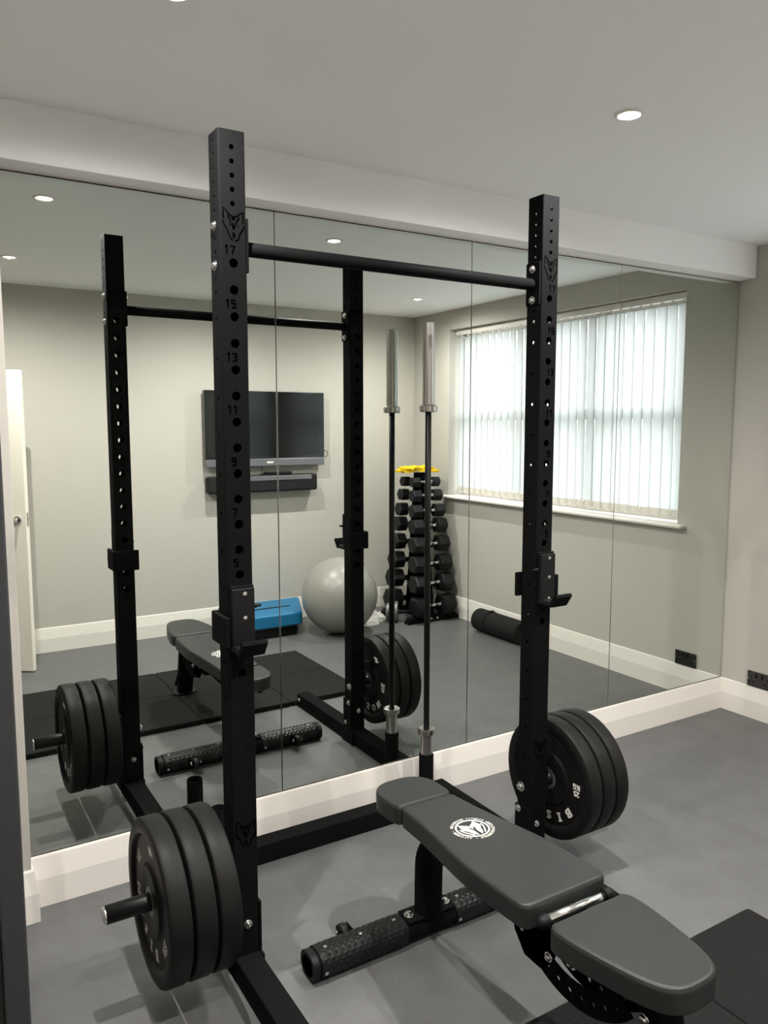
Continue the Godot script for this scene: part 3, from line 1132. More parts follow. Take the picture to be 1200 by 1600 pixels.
# ---------------------------------------------------------------- rubber tiles
func mats():
	var xs := [0.262, 0.785, 1.310, 1.842, 2.312]
	var zs := [1.2895, 1.772, 2.240]
	var col := ["leftmost column of the mat", "second column from the left", "third column, by the bench foot", "rightmost column of the mat"]
	var proto: Node3D = null
	for i in 4:
		for j in 2:
			var lab := "black rubber floor tile, %s, row nearer the %s" % [col[i], "mirror" if j == 0 else "television"]
			var p := Vector3((xs[i] + xs[i + 1]) / 2, 0, (zs[j] + zs[j + 1]) / 2)
			var o := thing("rubber_mat", lab, "floor mat", p, "rubber tiles of the lifting mat")
			var m := mb()
			var w: float = xs[i + 1] - xs[i] - 0.003
			var d: float = zs[j + 1] - zs[j] - 0.003
			m.at(Transform3D(Basis.IDENTITY, p))
			m.slab(round_rect(w, d, 0.012, 3), 0.0, 0.029, 0.004, 2)
			part("tile", m, M.granulate, o)

# ---------------------------------------------------------------- bench
const BX := 1.35
func pad(o: Node3D, n: String, half: Array, th: float, tf: Transform3D, it := 2) -> MeshInstance3D:
	# outline in (x, z) of the pad's own plane; top at y = 0
	var poly := smooth_poly(mirror_poly(half), it)
	var m := mb()
	m.at(tf)
	m.slab(poly, -th, 0.0, 0.013, 6, 0.005)
	var p := part(n, m, M.leather, o)
	m = mb()
	m.at(tf)
	var path := []
	var c := Vector2.ZERO
	for q in poly: c += q / poly.size()
	for i in poly.size():
		var e0: Vector2 = poly[(i + 1) % poly.size()] - poly[(i - 1 + poly.size()) % poly.size()]
		var nn := Vector2(e0.y, -e0.x).normalized()
		if nn.dot(poly[i] - c) < 0: nn = -nn
		var v2: Vector2 = poly[i] - nn * 0.0045
		path.append(Vector3(v2.x, -0.0046, v2.y))
	m.sweep(path, circle(0.0019, 6), Vector3.UP, false, true)
	part("piping", m, M.leather, p)
	return p

func emblem(p: Node3D, tf: Transform3D):
	# round print: wolf head in a ring of words; page up = towards the head pad (-z), page right = +x
	var page := tf * Transform3D(Basis(Vector3(1, 0, 0), Vector3(0, 0, -1), Vector3(0, 1, 0)), Vector3.ZERO)
	var m := mb()
	var t := 0.0007
	var ringpts := []
	for i in 48: ringpts.append(Vector2(sin(TAU * i / 48), cos(TAU * i / 48)) * 0.0485)
	m.at(page)
	m.stroke(ringpts, 0.005, t, true)
	var words := [["WOLVERSON FITNESS", 6.0, 7.6, false], ["AGILITY", 107.0, 7.2, false], ["STRENGTH", 165.0, -7.4, true], ["MOBILITY", 247.0, -7.2, true]]
	for w in words:
		var s: String = w[0]
		for i in s.length():
			if s[i] == " ": continue
			var a := deg_to_rad(w[1] + (i - (s.length() - 1) / 2.0) * w[2])
			var rad := Vector3(sin(a), cos(a), 0)
			var up := -rad if w[3] else rad
			m.at(page * Transform3D(Basis(up.cross(Vector3(0, 0, 1)), up, Vector3(0, 0, 1)), rad * 0.0600))
			m.text(s[i], 0.0088, t)
	m.at(page)
	for a in [78.0, 132.0, 205.0, 285.0]:
		var d := Vector2(sin(deg_to_rad(a)), cos(deg_to_rad(a))) * 0.0600
		m.plate([d + Vector2(-0.0016, 0), d + Vector2(0, -0.0016), d + Vector2(0.0016, 0), d + Vector2(0, 0.0016)], t)
	# head: two cheeks and a muzzle, ears up
	for s in [-1.0, 1.0]:
		m.plate([Vector2(s * 0.004, 0.018), Vector2(s * 0.014, 0.024), Vector2(s * 0.027, 0.036), Vector2(s * 0.030, 0.018), Vector2(s * 0.033, 0.004), Vector2(s * 0.022, -0.012), Vector2(s * 0.016, -0.030), Vector2(s * 0.006, -0.041), Vector2(s * 0.005, -0.016), Vector2(s * 0.011, 0.002), Vector2(s * 0.006, 0.006)], t)
		m.stroke([Vector2(s * 0.0385, 0.010), Vector2(s * 0.036, -0.006), Vector2(s * 0.027, -0.024), Vector2(s * 0.019, -0.037)], 0.004, t)
	m.plate([Vector2(-0.0055, 0.013), Vector2(0.0055, 0.013), Vector2(0.002, 0.000), Vector2(0, -0.008), Vector2(-0.002, 0.000)], t)
	part("emblem_print", m, M.print_white, p)

func lozenges(m: MB, sec: Array, x0: float, x1: float, cy: float, cz: float):
	# rows of raised lozenges over the wide tube of the bench foot (axis along x; section x -> world z, flipped)
	var cum := [0.0]
	for i in sec.size(): cum.append(cum[i] + sec[i].distance_to(sec[(i + 1) % sec.size()]))
	var per: float = cum[sec.size()]
	var at_s := func(q: float) -> Vector2:
		q = fposmod(q, per)
		for i in sec.size():
			if q <= cum[i + 1]: return sec[i].lerp(sec[(i + 1) % sec.size()], (q - cum[i]) / maxf(1e-6, cum[i + 1] - cum[i]))
		return sec[0]
	var rows := 26
	var hv := per / rows
	var cols := int((x1 - x0) / 0.021)
	var wu := (x1 - x0) / cols
	for j in rows:
		for i in cols:
			var sh := 0.5 if j % 2 else 0.0
			if i == cols - 1 and sh > 0: continue
			var u := x0 + (i + 0.5 + sh) * wu
			var sv := hv * j
			var P := []
			for q in [[-0.46, 0.0], [0.0, -0.86], [0.46, 0.0], [0.0, 0.86]]:
				var v: Vector2 = at_s.call(sv + q[1] * hv)
				P.append(Vector3(u + q[0] * wu, cy + v.y, cz + v.x))
			var c2: Vector2 = at_s.call(sv)
			var nn: Vector2 = (at_s.call(sv + hv) - at_s.call(sv - hv)).normalized()
			var out := Vector3(0, -nn.x, nn.y)
			if out.dot(Vector3(0, c2.y, c2.x)) < 0: out = -out
			var c := Vector3(u, cy + c2.y, cz + c2.x) + out * 0.0020
			for k in 4:
				var a: Vector3 = P[k]
				var b: Vector3 = P[(k + 1) % 4]
				if (b - a).cross(c - a).dot(out) > 0: m.tri(a, b, c)
				else: m.tri(a, c, b)

func bench():
	var o := thing("weight_bench", "adjustable black padded weight bench standing before the rack", "weight bench", Vector3(BX, 0, 1.2))
	var tilt := atan(0.043)
	var tf := Transform3D(Basis(Vector3.RIGHT, -tilt + 2 * tilt * 0.0), Vector3(BX, 0.437 - 0.6 * 0.043 + 0.0005, 0))
	tf.basis = Basis(Vector3.RIGHT, -tilt)
	pad(o, "head_pad", [Vector2(0, 0.606), Vector2(0.045, 0.608), Vector2(0.082, 0.628), Vector2(0.106, 0.668), Vector2(0.109, 0.715), Vector2(0.106, 0.755), Vector2(0.103, 0.797), Vector2(0.060, 0.797), Vector2(0, 0.797)], 0.062, tf)
	var bp := pad(o, "back_pad", [Vector2(0, 0.803), Vector2(0.055, 0.803), Vector2(0.097, 0.803), Vector2(0.100, 0.845), Vector2(0.106, 0.93), Vector2(0.119, 1.03), Vector2(0.135, 1.13), Vector2(0.143, 1.22), Vector2(0.142, 1.36), Vector2(0.141, 1.424), Vector2(0.08, 1.424), Vector2(0, 1.424)], 0.062, tf)
	emblem(bp, tf * Transform3D(Basis.IDENTITY, Vector3(0.002, 0, 1.035)))
	var tilt2 := atan(0.035)
	var ts := Transform3D(Basis(Vector3.RIGHT, -tilt2), Vector3(BX + 0.005, 0.460 - 1.49 * 0.035, 0))
	pad(o, "seat_pad", [Vector2(0, 1.483), Vector2(0.08, 1.483), Vector2(0.132, 1.482), Vector2(0.135, 1.545), Vector2(0.123, 1.63), Vector2(0.106, 1.715), Vector2(0.085, 1.775), Vector2(0.05, 1.802), Vector2(0, 1.806)], 0.060, ts)
	# hinge bar between the pads
	var m := mb()
	m.rod(Vector3(BX - 0.098, 0.443, 1.452), Vector3(BX + 0.098, 0.443, 1.452), 0.0125, 24, 0.001)
	part("hinge_bar", m, M.chrome, o)
	for s in [-1.0, 1.0]:
		m = mb()
		m.at(facing(Vector3(BX + s * 0.096, 0.443, 1.452), Vector3(s, 0, 0)))
		m.lathe([[0.0, 0.0], [0.0165, 0.0], [0.0175, 0.003], [0.0165, 0.006], [0.0165, 0.008], [0.0175, 0.011], [0.0165, 0.014], [0.0155, 0.02], [0.010, 0.028], [0.0, 0.031]], 20)
		part("hinge_cap", m, M.plastic, o)
	# bent main tube: post on the rear foot, then the spine under the pads
	m = mb()
	var path := [Vector3(BX, 0.079, 0.815), Vector3(BX, 0.16, 0.815), Vector3(BX, 0.235, 0.817)]
	for i in range(1, 9):
		var a := PI / 2 * i / 8.0
		path.append(Vector3(BX, 0.235 + 0.098 * sin(a), 0.817 + 0.098 * (1 - cos(a))))
	path += [Vector3(BX, 0.340, 1.05), Vector3(BX, 0.352, 1.25), Vector3(BX, 0.362, 1.46)]
	m.sweep(path, round_rect(0.082, 0.078, 0.030, 5), Vector3(0, 0, -1))
	part("main_frame", m, M.black_metal, o)
	for s in [-1.0, 1.0]:      # rails that carry the pads
		m = mb()
		m.sweep([tf * Vector3(s * 0.045, -0.076, 0.66), tf * Vector3(s * 0.045, -0.076, 1.40)], round_rect(0.025, 0.03, 0.004, 2), Vector3.UP)
		part("pad_rail", m, M.black_metal, o)
		m = mb()
		m.sweep([ts * Vector3(s * 0.04, -0.072, 1.49), ts * Vector3(s * 0.04, -0.072, 1.74)], round_rect(0.025, 0.026, 0.004, 2), Vector3.UP)
		part("pad_rail", m, M.black_metal, o)
	# side plates of the hinge and the perforated adjusting arcs
	for s in [-1.0, 1.0]:
		m = mb()
		var x: float = BX + s * 0.040
		var pl := [Vector2(1.255, 0.375), Vector2(1.275, 0.300), Vector2(1.315, 0.252), Vector2(1.375, 0.250), Vector2(1.412, 0.285), Vector2(1.44, 0.345), Vector2(1.475, 0.375), Vector2(1.482, 0.420), Vector2(1.43, 0.420), Vector2(1.39, 0.385)]
		m.at(Transform3D(Basis(Vector3(0, 0, 1), Vector3(-1, 0, 0), Vector3(0, 1, 0)), Vector3(x, 0, 0)))
		var pp := []
		for q in pl: pp.append(Vector2(q.x, q.y))
		m.slab(pp, -0.003, 0.003, 0.001, 1)
		m.at(Transform3D.IDENTITY)
		var hp := part("hinge_plate", m, M.black_metal, o)
		bolt(hp, Vector3(x + s * 0.003, 0.300, 1.405), Vector3(s, 0, 0), 1.1)
		bolt(hp, Vector3(x + s * 0.003, 0.318, 1.305), Vector3(s, 0, 0), 0.5)
		m = mb()
		var holes := []
		for k in 8: holes.append([-34.0 + 10.6 * k, 4.0])
		var xx: float = BX + s * 0.0335
		m.holed(func(u, v, w): 
			var a := deg_to_rad(v)
			var r: float = 0.211 - u * 0.0018
			return Vector3(xx + 0.003 + w, 0.462 - r * cos(a), 1.478 + r * sin(a)), -17.0, 17.0, -44.0, 50.0, holes, 0.006, 12, 0.5)
		for u in [[-17.0, 1.0], [17.0, -1.0]]:
			var sec := 24
			for k in sec:
				var a0 := deg_to_rad(lerpf(-44, 50, float(k) / sec))
				var a1 := deg_to_rad(lerpf(-44, 50, float(k + 1) / sec))
				var r: float = 0.211 - u[0] * 0.0018
				var p0 := Vector3(xx + 0.003, 0.462 - r * cos(a0), 1.478 + r * sin(a0))
				var p1 := Vector3(xx + 0.003, 0.462 - r * cos(a1), 1.478 + r * sin(a1))
				var dn := Vector3(-0.006, 0, 0)
				m.quad(p0, p1, p1 + dn, p0 + dn)
		part("adjusting_arc", m, M.black_metal, o)
	# seat bracket
	var sb: Node3D
	for s in [1.0, -1.0]:
		m = mb()
		m.at(Transform3D(Basis(Vector3(0, 0, 1), Vector3(-1, 0, 0), Vector3(0, 1, 0)), Vector3(BX + s * 0.030, 0, 0)))
		m.slab([Vector2(1.455, 0.395), Vector2(1.452, 0.315), Vector2(1.468, 0.298), Vector2(1.490, 0.305), Vector2(1.505, 0.35), Vector2(1.515, 0.40)], -0.003, 0.003, 0.001)
		sb = part("seat_bracket", m, M.black_metal, o)
	bolt(sb, Vector3(BX - 0.033, 0.325, 1.474), Vector3(-1, 0, 0), 1.5)
	# front post on its round foot
	m = mb()
	m.sweep([Vector3(BX + 0.012, 0.040, 1.765), Vector3(BX + 0.012, 0.22, 1.725), Vector3(BX + 0.012, 0.385, 1.690)], round_rect(0.085, 0.058, 0.012, 4), Vector3(0, 0, -1))
	var fp := part("front_post", m, M.black_metal, o)
	bolt(fp, Vector3(BX - 0.031, 0.325, 1.69), Vector3(-1, 0, 0), 1.2)
	m = mb()
	m.at(Transform3D(Basis.IDENTITY, Vector3(BX + 0.012, 0.029, 1.768)))
	m.slab(round_rect(0.150, 0.095, 0.047, 6), 0.0, 0.012, 0.005, 3)
	part("front_foot", m, M.plastic, o)
	m = mb()      # handle and pull pin on the post
	m.rod(Vector3(BX - 0.050, 0.165, 1.700), Vector3(BX + 0.075, 0.165, 1.700), 0.0065, 12)
	m.rod(Vector3(BX - 0.046, 0.165, 1.700), Vector3(BX - 0.062, 0.105, 1.695), 0.008, 12, 0.004)
	part("pull_pin", m, M.black_metal, o)
	m = mb()      # strut between spine and post
	m.sweep([Vector3(BX, 0.352, 1.42), Vector3(BX, 0.352, 1.70)], round_rect(0.05, 0.04, 0.006, 3), Vector3.UP)
	part("seat_strut", m, M.black_metal, o)
	# rear foot: wide tube along x with knurled grips
	m = mb()
	var cy := 0.0415
	m.sweep([Vector3(0.938, cy, 0.800), Vector3(1.762, cy, 0.800)], round_rect(0.088, 0.074, 0.034, 6), Vector3.UP)
	part("rear_foot", m, M.black_metal, o)
	for e in [[0.930, 0.950], [1.750, 1.770]]:
		m = mb()
		m.sweep([Vector3(e[0], cy, 0.800), Vector3(e[1], cy, 0.800)], round_rect(0.094, 0.080, 0.037, 6), Vector3.UP)
		var ec := part("end_cap", m, M.plastic, o)
		m = mb()
		var ex: float = e[0] - 0.0006 if e[0] < 1.3 else e[1] - 0.0004
		m.sweep([Vector3(ex, cy, 0.8), Vector3(ex + 0.001, cy, 0.8)], round_rect(0.066, 0.054, 0.025, 6), Vector3.UP)
		part("cap_recess", m, M.cut_black, ec)
	for e in [[0.957, 1.258], [1.442, 1.743]]:
		m = mb()
		m.sweep([Vector3(e[0], cy + 0.0015, 0.800), Vector3(e[1], cy + 0.0015, 0.800)], round_rect(0.097, 0.080, 0.037, 6), Vector3.UP)
		var g := part("knurled_grip", m, M.plastic, o)
		m = mb()
		lozenges(m, round_rect(0.097, 0.080, 0.037, 6), e[0] + 0.004, e[1] - 0.004, cy + 0.0015, 0.800)
		var kn := part("raised_lozenges", m, M.diamond_grip, g)
		kn.set_meta("kind", "stuff")
		for k in 3:
			place("screw", screw_mesh, M.chrome, g, Transform3D(Basis.IDENTITY, Vector3(lerpf(e[0] + 0.03, e[1] - 0.03, k / 2.0), cy + 0.0408, 0.802) - org))
		place("screw", screw_mesh, M.chrome, g, Transform3D(facing(Vector3.ZERO, Vector3(0, -0.2, 1)).basis, Vector3(e[0] + 0.012, cy - 0.008, 0.8487) - org))
		place("screw", screw_mesh, M.chrome, g, Transform3D(facing(Vector3.ZERO, Vector3(0, -0.2, -1)).basis, Vector3(e[0] + 0.012, cy - 0.008, 0.7513) - org))
	m = mb()
	m.rbox(Vector3(BX, 0.0815, 0.808), Vector3(0.178, 0.006, 0.072), 0.002)
	var mp := part("mounting_plate", m, M.black_metal, o)
	for x in [-0.070, 0.070]: bolt(mp, Vector3(BX + x, 0.0845, 0.808), Vector3.UP, 1.35)
	# transport wheels behind the foot
	for x in [1.090, 1.612]:
		m = mb()
		for s in [-1.0, 1.0]:
			m.rbox(Vector3(x + s * 0.018, 0.052, 0.742), Vector3(0.004, 0.034, 0.060), 0.0015)
		var wb := part("wheel_bracket", m, M.black_metal, o)
		m = mb()
		m.at(facing(Vector3(x - 0.013, 0.046, 0.722), Vector3(1, 0, 0)))
		m.lathe([[0.0, 0.0], [0.022, 0.0], [0.026, 0.004], [0.026, 0.022], [0.022, 0.026], [0.0, 0.026]], 20)
		part("wheel", m, M.plastic, wb)
		for s in [-1.0, 1.0]: bolt(wb, Vector3(x + s * 0.020, 0.050, 0.722), Vector3(s, 0, 0), 0.8)

# ---------------------------------------------------------------- television wall
func screen_wall():
	var cx := 2.505
	var zf := 3.142
	var o := thing("television", "black flat screen television with silver lower edge on wall bracket", "television", Vector3(cx, 1.295, zf))
	var m := mb()
	m.rbox(Vector3(cx, 1.625, zf + 0.025), Vector3(1.025, 0.535, 0.05), 0.006, 2)
	part("housing", m, M.bezel, o)
	m = mb()
	m.rbox(Vector3(cx, 1.632, zf - 0.0008), Vector3(0.915, 0.505, 0.003), 0.0005)
	part("screen", m, M.screen_glass, o)
	m = mb()
	m.rbox(Vector3(cx, 1.327, zf + 0.022), Vector3(1.02, 0.062, 0.052), 0.006, 2)
	var st := part("silver_edge", m, M.silver, o)
	m = mb()
	m.rbox(Vector3(cx + 0.02, 1.327, zf - 0.0048), Vector3(0.055, 0.013, 0.002), 0.0006)
	part("badge", m, M.print_white, st)
	m = mb()
	m.rbox(Vector3(cx, 1.6, zf + 0.0625), Vector3(0.45, 0.3, 0.028), 0.004)
	part("wall_bracket", m, M.plastic, o)
	m = mb()
	var path := []
	for i in 15:
		var a := PI * 1.45 * i / 14.0 - 0.6
		path.append(Vector3(cx - 0.535 + 1.07 - 0.028 + 0.055 * cos(a - 0.5), 1.385 + 0.033 * sin(a - 0.5), zf + 0.035))
	m.sweep(path, circle(0.003, 6), Vector3.BACK)
	part("cable", m, M.plastic, o)
	# soundbar
	o = thing("soundbar", "long black soundbar with silver top strip mounted below the television", "speaker", Vector3(2.47, 1.095, 3.15))
	m = mb()
	m.rbox(Vector3(2.47, 1.158, 3.160), Vector3(0.935, 0.135, 0.10), 0.02, 4)
	part("body", m, M.speaker_cloth, o)
	m = mb()
	m.rbox(Vector3(2.47, 1.2015, 3.1085), Vector3(0.82, 0.037, 0.006), 0.0025)
	part("silver_strip", m, M.silver, o)
	m = mb()
	m.rbox(Vector3(2.47, 1.15, 3.2135), Vector3(0.5, 0.08, 0.016), 0.003)
	part("wall_bracket", m, M.plastic, o)
	# media box lying on the soundbar, and a little sensor on its lead
	o = thing("media_box", "flat black media box lying on top of the soundbar", "media box", Vector3(2.60, 1.2258, 3.16))
	m = mb()
	m.at(Transform3D(Basis.IDENTITY, Vector3(2.60, 0, 3.16)))
	m.slab(round_rect(0.235, 0.09, 0.03, 5), 1.226, 1.248, 0.006, 3)
	part("case", m, M.plastic, o)
	o = thing("sensor_lead", "small black sensor standing on its lead behind the soundbar strip", "sensor", Vector3(2.455, 1.2258, 3.14))
	m = mb()
	m.rbox(Vector3(2.455, 1.231, 3.14), Vector3(0.03, 0.010, 0.022), 0.003, 2)
	part("sensor", m, M.plastic, o)
	m = mb()
	m.sweep([Vector3(2.458, 1.234, 3.14), Vector3(2.462, 1.26, 3.15), Vector3(2.46, 1.285, 3.165), Vector3(2.46, 1.31, 3.175)], circle(0.0025, 6), Vector3.RIGHT)
	part("lead", m, M.plastic, o)

# ---------------------------------------------------------------- far corner: ball, step, roll, dumbbells
func corner():
	var bc := Vector3(2.868, 0.0, 2.607)
	var o := thing("exercise_ball", "large pearl grey exercise ball on the floor by the wall", "exercise ball", bc)
	var m := mb()
	m.at(Transform3D(Basis(Vector3(0.3, 0.2, 1).normalized(), 0.5), bc + Vector3(0, 0.297, 0)))
	var pr := []
	for i in 49:
		var a := -PI / 2 + PI * i / 48.0
		var r := 0.298 + 0.0009 * cos(a * 40.0) * (1.0 if absf(a) < 1.1 else 0.0)
		pr.append([maxf(0.0, r * cos(a)), r * sin(a)])
	m.lathe(pr, 64, 0.2)
	part("skin", m, M.ball_vinyl, o)
	m = mb()
	m.at(facing(bc + Vector3(0.05, 0.297, 0) + Vector3(0.5, 0.25, 0.8).normalized() * 0.29, Vector3(0.5, 0.25, 0.8)))
	m.lathe([[0.0, 0.0], [0.012, 0.006], [0.010, 0.010], [0.0, 0.011]], 14)
	part("plug", m, M.print_white, o)
	# blue step
	var sx := 2.37
	var sz := 2.94
	o = thing("exercise_step", "bright blue exercise step with black underside beside the ball", "exercise step", Vector3(sx, 0, sz))
	m = mb()
	m.slab([Vector2(2.11, 2.74), Vector2(2.14, 2.72), Vector2(2.54, 2.72), Vector2(2.57, 2.75), Vector2(2.73, 3.14), Vector2(2.71, 3.17), Vector2(2.14, 3.17), Vector2(2.11, 3.15)], 0.0, 0.085, 0.01, 2)
	part("base", m, M.plastic, o)
	m = mb()
	m.slab(smooth_poly([Vector2(2.075, 2.76), Vector2(2.075, 2.69), Vector2(2.14, 2.69), Vector2(2.50, 2.69), Vector2(2.585, 2.69), Vector2(2.617, 2.77), Vector2(2.76, 3.12), Vector2(2.79, 3.195), Vector2(2.71, 3.195), Vector2(2.14, 3.195), Vector2(2.075, 3.195), Vector2(2.075, 3.125)], 3), 0.08, 0.186, 0.018, 4)
	part("platform", m, M.blue_plastic, o)
	m = mb()
	m.rbox(Vector3(sx + 0.06, 0.1865, sz - 0.02), Vector3(0.30, 0.003, 0.03), 0.001)
	part("grip_strip", m, M.plastic, o)
	# rolled mat
	o = thing("rolled_mat", "rolled black exercise mat with a strap, lying below the window", "exercise mat", Vector3(3.853, 0, 1.84))
	m = mb()
	m.at(facing(Vector3(3.853, 0.088, 1.57), Vector3(0.0, 0, 1)))
	m.lathe([[0.0, 0.004], [0.06, 0.004], [0.078, 0.0], [0.086, 0.006], [0.087, 0.52], [0.078, 0.53], [0.05, 0.527], [0.0, 0.527]], 36)
	part("roll", m, M.foam, o)
	m = mb()
	m.at(facing(Vector3(3.853, 0.088, 1.93), Vector3(0.0, 0, 1)))
	m.lathe([[0.0865, 0.0], [0.0895, 0.001], [0.0895, 0.024], [0.0865, 0.025]], 36)
	m.at(Transform3D.IDENTITY)
	m.rbox(Vector3(3.853, 0.1785, 1.9425), Vector3(0.04, 0.010, 0.032), 0.003, 2)
	part("strap", m, M.plastic, o)
	m = mb()
	var sp := []
	for i in 60:
		var a := TAU * 3.2 * i / 59.0
		var r := 0.012 + 0.062 * i / 59.0
		sp.append(Vector3(3.853 + r * cos(a), 0.088 + r * sin(a), 2.0975))
	m.sweep(sp, circle(0.0016, 5), Vector3.BACK)
	part("rolled_edge", m, M.plastic, o)
	dumbbells()

func dumbbells():
	var cx := 3.70
	var cz := 2.72
	var o := thing("dumbbell_rack", "tall black dumbbell tower with saddles on two sides in the corner", "dumbbell rack", Vector3(cx, 0, cz))
	var m := mb()
	# tapered body: two plates joined by a spine
	var A := func(y: float) -> float: return lerpf(0.125, 0.035, y / 1.2)
	for s in [-1.0, 1.0]:
		m = mb()
		m.at(Transform3D(Basis(Vector3(0, 0, 1), Vector3(-1, 0, 0), Vector3(0, 1, 0)), Vector3(cx + s * 0.040, 0, cz)))
		m.slab([Vector2(-0.15, 0.05), Vector2(0.15, 0.05), Vector2(0.03, 1.225), Vector2(-0.03, 1.225)], -0.003, 0.003, 0.001)
		part("side_panel", m, M.black_metal, o)
	for s in [-1.0, 1.0]:
		m = mb()
		var a := Vector3(cx, 0.05, cz + s * 0.148)
		var b := Vector3(cx, 1.225, cz + s * 0.028)
		m.sweep([a, b], round_rect(0.085, 0.012, 0.003, 2), Vector3(0, 0, s))
		part("front_panel", m, M.black_metal, o)
	m = mb()
	m.rbox(Vector3(cx, 1.228, cz), Vector3(0.09, 0.006, 0.07), 0.002)
	part("top_cap", m, M.plastic, o)
	for s in [-1.0, 1.0]:
		m = mb()
		var zz: float = cz + s * 0.19
		var P := [Vector2(-0.255, 0.0), Vector2(0.255, 0.0), Vector2(0.255, 0.018), Vector2(0.225, 0.052), Vector2(-0.225, 0.052), Vector2(-0.255, 0.018)]
		m.at(Transform3D(Basis(Vector3(1, 0, 0), Vector3(0, 0, 1), Vector3(0, -1, 0)), Vector3(cx, 0.0, zz)))
		var PP := []
		for q in P: PP.append(Vector2(q.x, -q.y))
		m.slab(PP, -0.035, 0.035, 0.004, 2)
		m.at(Transform3D.IDENTITY)
		var ft := part("base_foot", m, M.black_metal, o)
		for x in [-0.03, 0.03]: bolt(ft, Vector3(cx + x, 0.028, zz + s * 0.035), Vector3(0, 0, s), 0.9)
		bolt(o, Vector3(cx, 0.115, cz + s * 0.149), Vector3(0, 0, s), 0.9)
	m = mb()
	m.rbox(Vector3(cx, 0.027, cz), Vector3(0.10, 0.048, 0.36), 0.004)
	part("base_bar", m, M.black_metal, o)
	var ys := [0.1345, 0.319, 0.481, 0.642, 0.793, 0.918, 1.044, 1.155]
	var rad := [0.089, 0.083, 0.078, 0.074, 0.068, 0.060, 0.053, 0.045]
	var hl := [0.125, 0.118, 0.110, 0.102, 0.095, 0.087, 0.078, 0.070]
	var gap := [0.148, 0.262 - 0.112, 0.265 - 0.115, 0.15, 0.145, 0.14, 0.135, 0.13]
	var ordn := ["lowest", "second lowest", "third lowest", "fourth lowest", "fourth from the top", "third from the top", "second from the top", "topmost"]
	for side in 2:
		for i in 8:
			var t: float = ys[i]
			var s := -1.0 if side == 0 else 1.0
			var zc: float = cz + s * (0.15 + 0.012 - 0.12 * (t - 0.05) / 1.175 + rad[i] * 0.55)
			var p := Vector3(cx, t, zc)
			# saddle that carries the handle
			org = o.position
			for q in [-1.0, 1.0]:
				m = mb()
				m.rbox(Vector3(cx + q * 0.028, t - 0.020, lerpf(zc, cz, 0.35)), Vector3(0.008, 0.024, absf(zc - cz) * 0.8), 0.002)
				m.rbox(Vector3(cx + q * 0.028, t - 0.006, zc + s * 0.022), Vector3(0.008, 0.038, 0.008), 0.002)
				part("saddle", m, M.black_metal, o)
			var d := thing("dumbbell", "black hexagonal rubber dumbbell, %s on the %s side of the tower" % [ordn[i], "mirror-facing" if side == 0 else "wall-facing"], "dumbbell", p, "hexagonal dumbbells on the tower")
			for q in [-1.0, 1.0]:
				m = mb()
				var hx := []
				for k in 6: hx.append(Vector2(cos(TAU * (k + 0.5) / 6), sin(TAU * (k + 0.5) / 6)) * rad[i])
				m.at(facing(p + Vector3(q * gap[i] / 2, 0, 0), Vector3(q, 0, 0)) * Transform3D(Basis(Vector3.UP, PI / 6 * 0), Vector3.ZERO))
				m.slab(hx, 0.0, hl[i], rad[i] * 0.22, 3, rad[i] * 0.10)
				part("head", m, M.hex_rubber, d)
			m = mb()
			m.at(facing(p - Vector3(gap[i] / 2 + 0.004, 0, 0), Vector3(1, 0, 0)))
			var G: float = gap[i] + 0.008
			m.lathe([[0.0, 0.0], [0.019, 0.0], [0.019, 0.012], [0.013, 0.022], [0.0165, G * 0.5], [0.013, G - 0.022], [0.019, G - 0.012], [0.019, G], [0.0, G]], 20, 0.3)
			part("handle", m, M.chrome, d)
	cloths(cx, cz)

